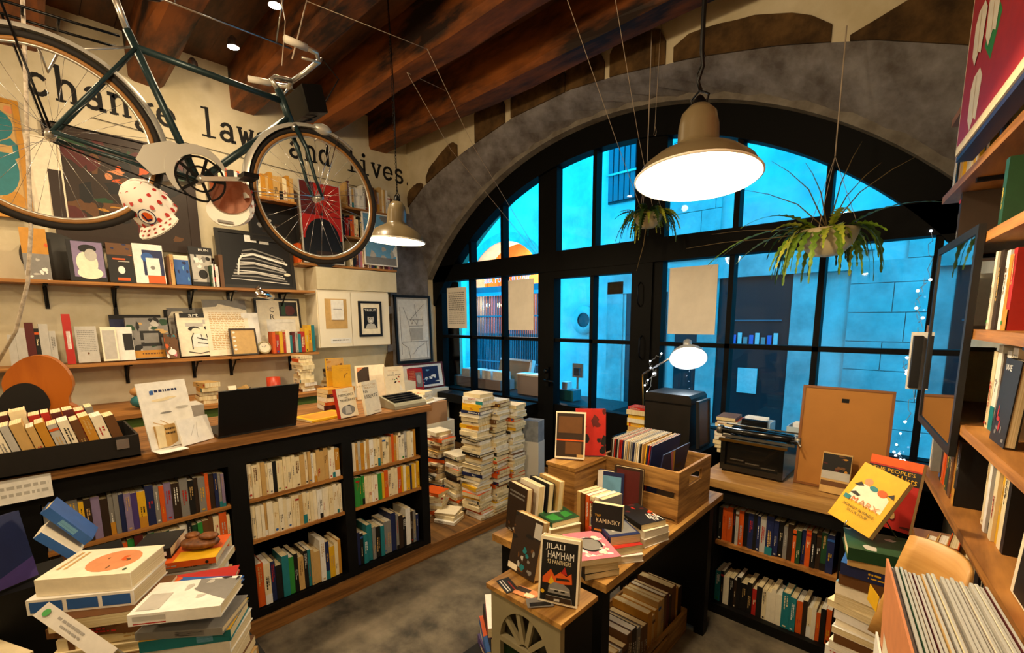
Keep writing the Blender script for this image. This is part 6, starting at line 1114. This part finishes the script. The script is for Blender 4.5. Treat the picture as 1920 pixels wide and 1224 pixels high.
# chain guard
m = MB(); n = 24; vs = []
for k in range(n+1):
    a = R(215-185*k/n); r0, r1 = .098, .098+.03*math.sin(math.pi*k/n)+.012
    for dx in (.052, .056): vs += [BB+Vector((dx, r0*math.cos(a), r0*math.sin(a))), BB+Vector((dx, r1*math.cos(a), r1*math.sin(a)))]
m.add(vs, sum([[(4*k, 4*k+1, 4*k+5, 4*k+4), (4*k+2, 4*k+6, 4*k+7, 4*k+3), (4*k+1, 4*k+3, 4*k+7, 4*k+5)] for k in range(n)], []), SILV)
m.add([BB+Vector((.053, y, z)) for y, z in ((-.02, .11), (-.1, .13), (-.19, .09), (-.22, .03), (-.17, -.02), (-.1, .01), (-.085, .06))], [tuple(range(7))], SILV); m.build('chain_guard', t)
m = MB(); 
for s in (-.05, .05): m.tube([ST_+Vector((s, -.05, .0)), RW+Vector((s, .1, RR+.06)), RW+Vector((s, -.22, RR+.05))], .005, BLACKM, 6); m.tube([RW+Vector((s, 0, 0)), RW+Vector((s, -.08, RR+.055))], .004, BLACKM, 6)
for k in range(4): y = .06-.09*k; m.tube([RW+Vector((-.05, y, RR+.056)), RW+Vector((.05, y, RR+.056))], .004, BLACKM, 6)
m.build('rear_rack', t)
m = MB(); m.tube([RW+Vector((-.02, .0, .30)), RW+Vector((-.09, .02, .25)), RW+Vector((-.06, .06, .33)), ST_+Vector((0, .0, 0))], .005, ALU, 6); m.build('bicycle_pump', t)
# ---- two cycling caps hung on the pedals
def cap(lbl, p, rz, tilt, dots, inner):
    LIN = mat('cap_lining', 'c08a72', .9, noise=.2, scale=(30, 30, 30))
    t = thing('cycling_cap', lbl, 'cap', p, 'cycling caps on the bicycle'); M = Tm(*p) @ Rz(rz) @ tilt @ Matrix.Diagonal((1, 1.1, 1.45, 1)); CW_ = mat('cap_cotton', 'ece6dc', .85); n = 28
    m = MB(); m.M = M; prof = [(.001, .10), (.035, .096), (.062, .083), (.082, .055), (.088, .02), (.088, -.01)]; m.lathe([(r*.92, z) for r, z in prof], CW_, n); m.lathe([(r*.90, z-.003) for r, z in prof], LIN, n)
    if dots:
        for z_ in (.0, .035, .062, .084):
            rr = .001+.081*math.sqrt(max(0, 1-(max(z_-.01, 0)/.092)**2))*1.0+.0015; k = max(5, int(rr*2*math.pi/.034))
            for j in range(k):
                a = 2*math.pi*(j+.5*(z_ > .01))/k; nv = Vector((math.cos(a)*rr, math.sin(a)*rr, z_*1.0+.002)).normalized(); c_ = Vector((rr*math.cos(a), rr*math.sin(a), z_)); c_ = c_+Vector((math.cos(a), math.sin(a), .25))*.002
                e1_ = Vector((-math.sin(a), math.cos(a), 0)); nn = Vector((math.cos(a), math.sin(a), .2+max(0, z_)*14)).normalized(); e2_ = nn.cross(e1_)
                m.quad([c_+(e1_*math.cos(b*math.pi/5)+e2_*math.sin(b*math.pi/5))*.0075 for b in range(10)], 'red')
    m.build('crown', t)
    m = MB(); m.M = M; vs = []; N = 12
    for k in range(N+1):
        a = R(-150+120*k/N); 
        for f in (0, .5, 1): r_ = .083+f*.062*math.sin(math.pi*k/N)**.6; vs.append((r_*math.cos(a), r_*math.sin(a), -.008-.012*f+.004))
    m.add(vs, [(3*k+j, 3*k+j+1, 3*k+j+4, 3*k+j+3) for k in range(N) for j in range(2)], CW_, True); vb_ = [Vector(v)+Vector((0, 0, -.003)) for v in vs]; m.add(vb_, [(3*k+j, 3*k+j+3, 3*k+j+4, 3*k+j+1) for k in range(N) for j in range(2)], CW_, True)
    if dots:
        for a, f in [(x, .4) for x in (-130, -117, -104, -91, -78, -65, -52)]+[(x, .78) for x in (-118, -104, -90, -76, -62)]:
            k = (a+150)/120; r_ = .083+f*.062*math.sin(math.pi*k)**.6; c_ = Vector((r_*math.cos(R(a)), r_*math.sin(R(a)), -.012-.012*f+.010)); m.quad([c_+Vector((math.cos(b*math.pi/5), math.sin(b*math.pi/5), 0))*.006 for b in range(10)], 'red')
    m.build('peak', t)
    if dots and not inner:
        m = MB(); m.M = M; b0 = Vector((0, -.0845, .022))
        for r_, c_, o_ in ((.023, 'navy', 0), (.020, 'white', .0008), (.014, 'orange', .0016)): m.quad([b0+Vector((r_*1.25*math.cos(b*math.pi/10), -o_-.002, r_*math.sin(b*math.pi/10))) for b in range(20)], c_)
        m.box(b0+Vector((-.010, -.0055, -.009)), b0+Vector((-.005, -.0048, .012)), C('navy')); m.box(b0+Vector((-.010, -.0055, -.012)), b0+Vector((.008, -.0048, -.007)), C('navy')); m.build('badge', t, 'round blue, white and orange badge with an L')
    else:
        m = MB(); m.M = M; m.box((-.03, -.135, -.0245), (.03, -.125, -.0235), C('grey')); m.build('peak_print', t, 'faint grey print')
    return t
cap('white cycling cap with red polka dots and a round badge hanging from the crank', pd(293, 400, 1.95), R(52), Ry(R(-24)) @ Rx(R(40)), True, False)
cap('pink-lined polka-dot cycling cap hung with its inside turned to the room', pd(436, 372, 2.05), R(62), Ry(R(8)) @ Rx(R(-112)) @ Rz(R(180)), True, True)
# ============================================================ PENDANTS, SPOTS, STRINGS
ENA = mat('enamel_olive', '6f6248', .3, coat=.3); ENI = mat('enamel_white', 'f6f1e4', .4); BUW = mat('warm_bulb_glow', 'fff1d6', emit=40)
def pendant(lbl, c, r, tilt, top, power, chain=False):
    t = thing('pendant_lamp', lbl, 'lamp', c, 'enamel pendant lamps'); k = r/.2; M = Tm(*c) @ tilt @ Matrix.Scale(k, 4)
    m = MB(); m.M = M; m.lathe([(.2, 0), (.197, .006), (.18, .038), (.14, .075), (.095, .1), (.07, .112), (.066, .13), (.064, .19), (.056, .235), (.035, .262), (.001, .266)], ENA, 48)
    m.lathe([(.2, 0), (.194, .005), (.176, .034), (.137, .07), (.092, .096), (.05, .105), (.001, .107)], ENI, 48); sh = m.build('shade', t)
    m = MB(); m.M = M; m.lathe([(.198, -.004), (.204, 0), (.198, .006)], ENI, 48); m.build('rim', t)
    m = MB(); m.M = M; m.ball((0, 0, .045), .045, BUW, 16, (1, 1, 1.1)); m.tube([(0, 0, .08), (0, 0, .11)], .02, BLACKM, 12); m.build('bulb', t)
    m = MB(); m.M = M; m.lathe([(.001, .31), (.012, .3), (.022, .28), (.024, .266)], BLACKM, 16); m.tube([(-.02, 0, .262), (-.03, 0, .30), (0, 0, .325), (.03, 0, .30), (.02, 0, .262)], .004, BLACKM, 6); m.build('bracket', t)
    hk = M @ Vector((0, 0, .325)); m = MB()
    if chain:
        n = int((Vector(top)-hk).length/.022)
        for i in range(n): p = hk.lerp(Vector(top), (i+.5)/n); s = .006; ax_ = Vector((s, 0, 0)) if i % 2 else Vector((0, s, 0)); m.tube([p+Vector((0, 0, .014)), p+ax_, p-Vector((0, 0, .014)), p-ax_], .0018, BLACKM, 4, True)
        m.tube([hk, hk.lerp(Vector(top), .5)+Vector((.02, 0, 0)), top], .003, BLACKM, 5); m.build('chain', t)
    else:
        P = [hk+Vector((.0, 0, .0)), hk+Vector((-.008, 0, .03)), hk+Vector((.006, 0, .07)), hk+Vector((0, 0, .12)), Vector(top)]; m.tube(P, [.005, .006, .006, .008, .008], BLACKM, 8); m.tube([hk+Vector((.006, 0, 0)), hk+Vector((-.014, 0, .05)), hk+Vector((.01, 0, .1)), hk+Vector((0, 0, .13))], .003, BLACKM, 6); m.build('cable', t)
    lamp('pendant_light', 'POINT', M @ Vector((0, 0, .0)), power, (1, .76, .45), .04)
    return t
pc = pd(1306, 335, 1.52)
pendant('large olive enamel pendant lamp hanging in front of the arched window', pc, .1975, Ry(R(-3)) @ Rx(R(-6)) @ Matrix.Diagonal((1, 1, .9, 1)), (pc.x-.005, pc.y, CEIL), 55)
pc2 = pd(743, 452, 3.2)
pendant('smaller olive enamel pendant lamp on a chain in the corner over the counter end', pc2, .2, Ry(R(3)) @ Rx(R(-2)), (pc2.x-.02, pc2.y+.02, CEIL), 40, True)
t = thing('spotlight_track', 'thin ceiling track with two small glowing spotlights above the bicycle', 'spotlight', (-3.4, 1.2, 3.45))
m = MB(); m.tube([(-3.49, .3, 3.49), (-3.44, 1.45, 3.49)], .007, STEEL, 8); m.tube([(-3.44, 1.35, 3.49), (-2.9, 1.2, 3.49)], .006, STEEL, 8); m.tube([(-3.47, .8, 3.49), (-3.47, .8, CEIL)], .004, STEEL, 6); m.build('track', t)
SPB = mat('spot_glow', 'fff0cf', emit=150)
for x, y in ((437, 85), (515, 6), (362, 124)):
    p = px(x, y, 'Z', 3.43 if x != 362 else 3.5); m = MB(); m.M = Tm(*p); m.lathe([(.034, -.012), (.03, .03), (.012, .055), (.001, .056)], STEEL, 20); s_ = m.build('spot_head', t); m = MB(); m.M = Tm(*p); m.ball((0, 0, -.004), .032 if x != 362 else .008, SPB, 12, (1, 1, .6)); m.build('bulb', s_)
    m = MB(); m.tube([p+Vector((0, 0, .05)), (p.x, p.y, 3.49)], .004, STEEL, 6); m.build('rod', s_)
STR = mat('white_string', 'b9a996', .8)
def cordt(lbl, pts, r=.002, grp='strings'):
    m = MB(); m.tube(pts, r, STR, 6); m.build('string', label=lbl, cat='string', group=grp)
hbm = hc+Vector((.0, .0, .01))
cordt('string from the handlebars up to the ceiling', [bp(548, 110, -.0), px(575, 2, 'Z', 3.512), px(578, -20, 'Z', 3.6)], .0035); cordt('second string from the handlebars up to a beam', [bp(543, 108, -.1), px(535, 40, 'X', -2.7), px(520, -40, 'Z', 3.6)], .0025)
A_1 = px(575, 2, 'Z', 3.508); A_2 = px(801, 92, 'Z', 3.508); A_3 = px(763, 136, 'Z', 3.508); A_4 = px(882, 192, 'Y', WY-.02)
cordt('string stretched across the beams from the bicycle hook', [A_1, A_2]); cordt('string running down from the beam to the window transom, right one', [A_2, px(888, 275, 'Y', 3.2), px(1012, 480, 'Y', FY-.06)])
cordt('short string from the beam to the wall above the arch', [A_3, A_4]); cordt('string running down from the beam to the window transom, left one', [A_3, px(845, 280, 'Y', 3.2), px(1010, 482, 'Y', FY-.062)])
cordt('string from the ceiling down past the pendant to the plant, left one', [px(1062, -5, 'Z', 3.506), px(1155, 262, 'Y', 3.15), px(1205, 400, 'Y', 3.19)]); cordt('string from the ceiling down past the pendant to the plant, right one', [px(1153, -5, 'Z', 3.506), px(1196, 250, 'Y', 3.15), px(1226, 400, 'Y', 3.21)])
q1 = px(1228, 236, 'Y', 3.25); m = MB(); m.tube([px(1240, 35, 'Y', 3.27), q1], .0018, STR, 6); m.tube([q1, q1+Vector((.012, 0, -.04)), q1+Vector((.008, 0, -.07)), q1+Vector((-.006, 0, -.06)), q1], .0018, STR, 6); m.build('string', label='short string ending in a loop above the left plant', cat='string', group='strings')
p_ = bp(58, 432); m = MB(); m.tube([px(42, -10, 'X', BX-.02), px(47, 120, 'X', BX), px(52, 280, 'X', BX+.0), p_, px(52, 530, 'X', BX-.05), px(30, 620, 'X', BX-.15), px(-10, 690, 'X', BX-.3)], .006, mat('white_rope', 'cfc4b4', .8, color2='9a8d7c', scale=(60, 60, 60)), 8); m.build('rope', label='thick white rope hanging down through the rear wheel', cat='rope')
# ============================================================ HANGING PLANTS
PG = mat('leaf_green', '86a832', .5, color2='3f6418', scale=(20, 20, 20)); PGY = mat('leaf_yellow_green', 'c6c644', .5, color2='7c9a2a', scale=(20, 20, 20)); PGD = mat('leaf_dark', '33501c', .5, noise=.3, scale=(20, 20, 20)); STM = mat('dry_stem', '6f5d38', .8); POTM = mat('pot_cream', 'cdbd93', .5, noise=.15, scale=(10, 10, 10))
def zleaf(m, p, d, L, w, mt, sag, seed, teeth=9):
    rg = random.Random(seed); d = Vector(d).normalized(); side = d.cross(Vector((0, 0, 1))); side = side.normalized() if side.length > .1 else Vector((1, 0, 0)); n = teeth*2; vs = []; p = Vector(p); v = d.copy(); tw = rg.uniform(-.8, .8); st = L/n
    for i in range(n+1):
        q = i/n; ww = w*(.35+.65*math.sin(math.pi*min(1, q*1.1+.1)))*(1 if i % 2 else .45)*(1-q*.4); s = (Matrix.Rotation(tw*q*1.5, 3, v) @ side); nn = s.cross(v)*.18*ww
        vs += [p-s*ww+nn, p, p+s*ww+nn]; v = (v+Vector((0, 0, -sag*st*14))).normalized(); p = p+v*st
    m.add(vs, sum([[(3*i, 3*i+1, 3*i+4, 3*i+3), (3*i+1, 3*i+2, 3*i+5, 3*i+4)] for i in range(n)], []), mt)
def plant(lbl, c, r, hang, nl, seed, stems, long_=(.15, .34), mats=(PG, PGY, PGD), fern=False):
    t = thing('hanging_plant', lbl, 'plant', c, 'hanging plants'); c = Vector(c)
    m = MB(); m.M = Tm(*c); m.lathe([(.001, -r*1.0), (r*.5, -r*.93), (r*.85, -r*.55), (r, -.02), (r*1.02, 0), (r*.95, 0), (r*.93, -.02), (.001, -.025)], POTM, 32)
    for k in range(7): a = k*2*math.pi/7+.3; rr = r*.93; m.quad([Vector((rr*math.cos(a+.12*math.cos(b)), rr*math.sin(a+.12*math.cos(b)), -r*.32+.018*math.sin(b)))*1.02+Vector((0, 0, 0)) for b in [i*math.pi/4 for i in range(8)]], mat('pot_motif', '5d5f47', .6))
    m.build('pot', t)
    rg = random.Random(seed); m = MB()
    for i in range(nl):
        a = rg.uniform(0, 2*math.pi); p = c+Vector((r*.6*math.cos(a), r*.6*math.sin(a), .0)); up = rg.uniform(.0, 1.1); L = rg.uniform(*long_)
        zleaf(m, p, (math.cos(a), math.sin(a), up), L, rg.uniform(.024, .04)*(.85 if fern else 1), rg.choice(mats), rg.uniform(.5, 1.1), seed*50+i, 8 if not fern else 12)
    if not fern:
        for k, (dx, dy, uz, L) in enumerate([(-1, .1, .45, .62), (-1, -.3, .35, .55), (-.9, .3, .3, .5), (.9, -.2, .6, .42), (.3, -.9, .5, .45), (-.5, -.8, .55, .5)]): zleaf(m, c+Vector((dx*r*.6, dy*r*.6, 0)), (dx, dy, uz), L, .03, [PGY, PG][k % 2], .16, seed+k, 12)
    m.build('foliage', t)
    m = MB()
    for dx, dz, dy in stems: p = c+Vector((0, 0, 0)); m.tube([p, p+Vector((dx*.35, dy*.4, dz*.55)), p+Vector((dx*.7, dy*.7, dz*.8+.01)), p+Vector((dx, dy, dz))], [.004, .003, .002, .001], STM, 5)
    if stems: m.build('stems', t)
    m = MB()
    for k in range(3): a = k*2.1+.4; m.tube([c+Vector((r*math.cos(a), r*math.sin(a), 0)), (hang[0], hang[1], min(hang[2], c.z+.38))], .0015, STR, 5)
    m.tube([(hang[0], hang[1], min(hang[2], c.z+.38)), hang], .0035, STR, 6); m.build('hanging_cord', t)
c1 = px(1552, 432, 'Y', 3.02)
plant('hanging fishbone cactus in a cream bowl on a rope, in front of the right window', c1, .14, (c1.x, c1.y+.02, 3.12), 46, 7, [(-.62, .06, .02), (-.3, .42, 0), (-.45, .3, .05), (.34, .33, .1), (.1, .45, .1), (-.12, .36, -.05), (-.75, -.02, -.05), (.2, .3, .0)], (.16, .40))
c2 = px(1215, 402, 'Y', 3.2)
plant('smaller fern in a cream pot hanging behind the large pendant lamp', c2, .10, (c2.x-.02, c2.y, CEIL-.02), 70, 9, [(-.05, -.4, -.05)], (.12, .30), (PG, PGY, PGD, PGD), True)
# ============================================================ BOOKS BUILT
def bsize(b):
    c = b['M'] @ Vector((b['t']/2, b['d']/2, b['h']/2)); v = c-CAMP; z = v.dot(_f)
    if z < .2: return 0
    x = 960+FPX*v.dot(_r)/z; y = CYP-FPX*v.dot(_u)/z
    if x < -60 or x > 1980 or y < -60 or y > 1290: return 0
    return (b['t']*b['h']+.6*b['t']*b['d']+(b['h']*b['d'] if b['front'] or b['back'] else 0))/z**2
LIM = dict(paperback_book=300, hardback_book=290, art_book=100, comic_book=100)
for nm in LIM:
    L = sorted([b for b in BOOKS if b['name'] == nm], key=lambda b: -bsize(b)-(9 if b['keep'] else 0))
    for b in L[:LIM[nm]]:
        if bsize(b) > 0: build_book(b)
    rest = [b for b in L[LIM[nm]:] if bsize(b) > 0]
    if rest:
        mb = MB()
        for b in rest: build_book(b, mb)
        mb.build(nm, label='small %ss deep in the shelves and stacks' % kindword(nm), cat='books', kind='stuff')
#print('BOOKS', {nm: len([b for b in BOOKS if b['name'] == nm and bsize(b) > 0]) for nm in LIM})
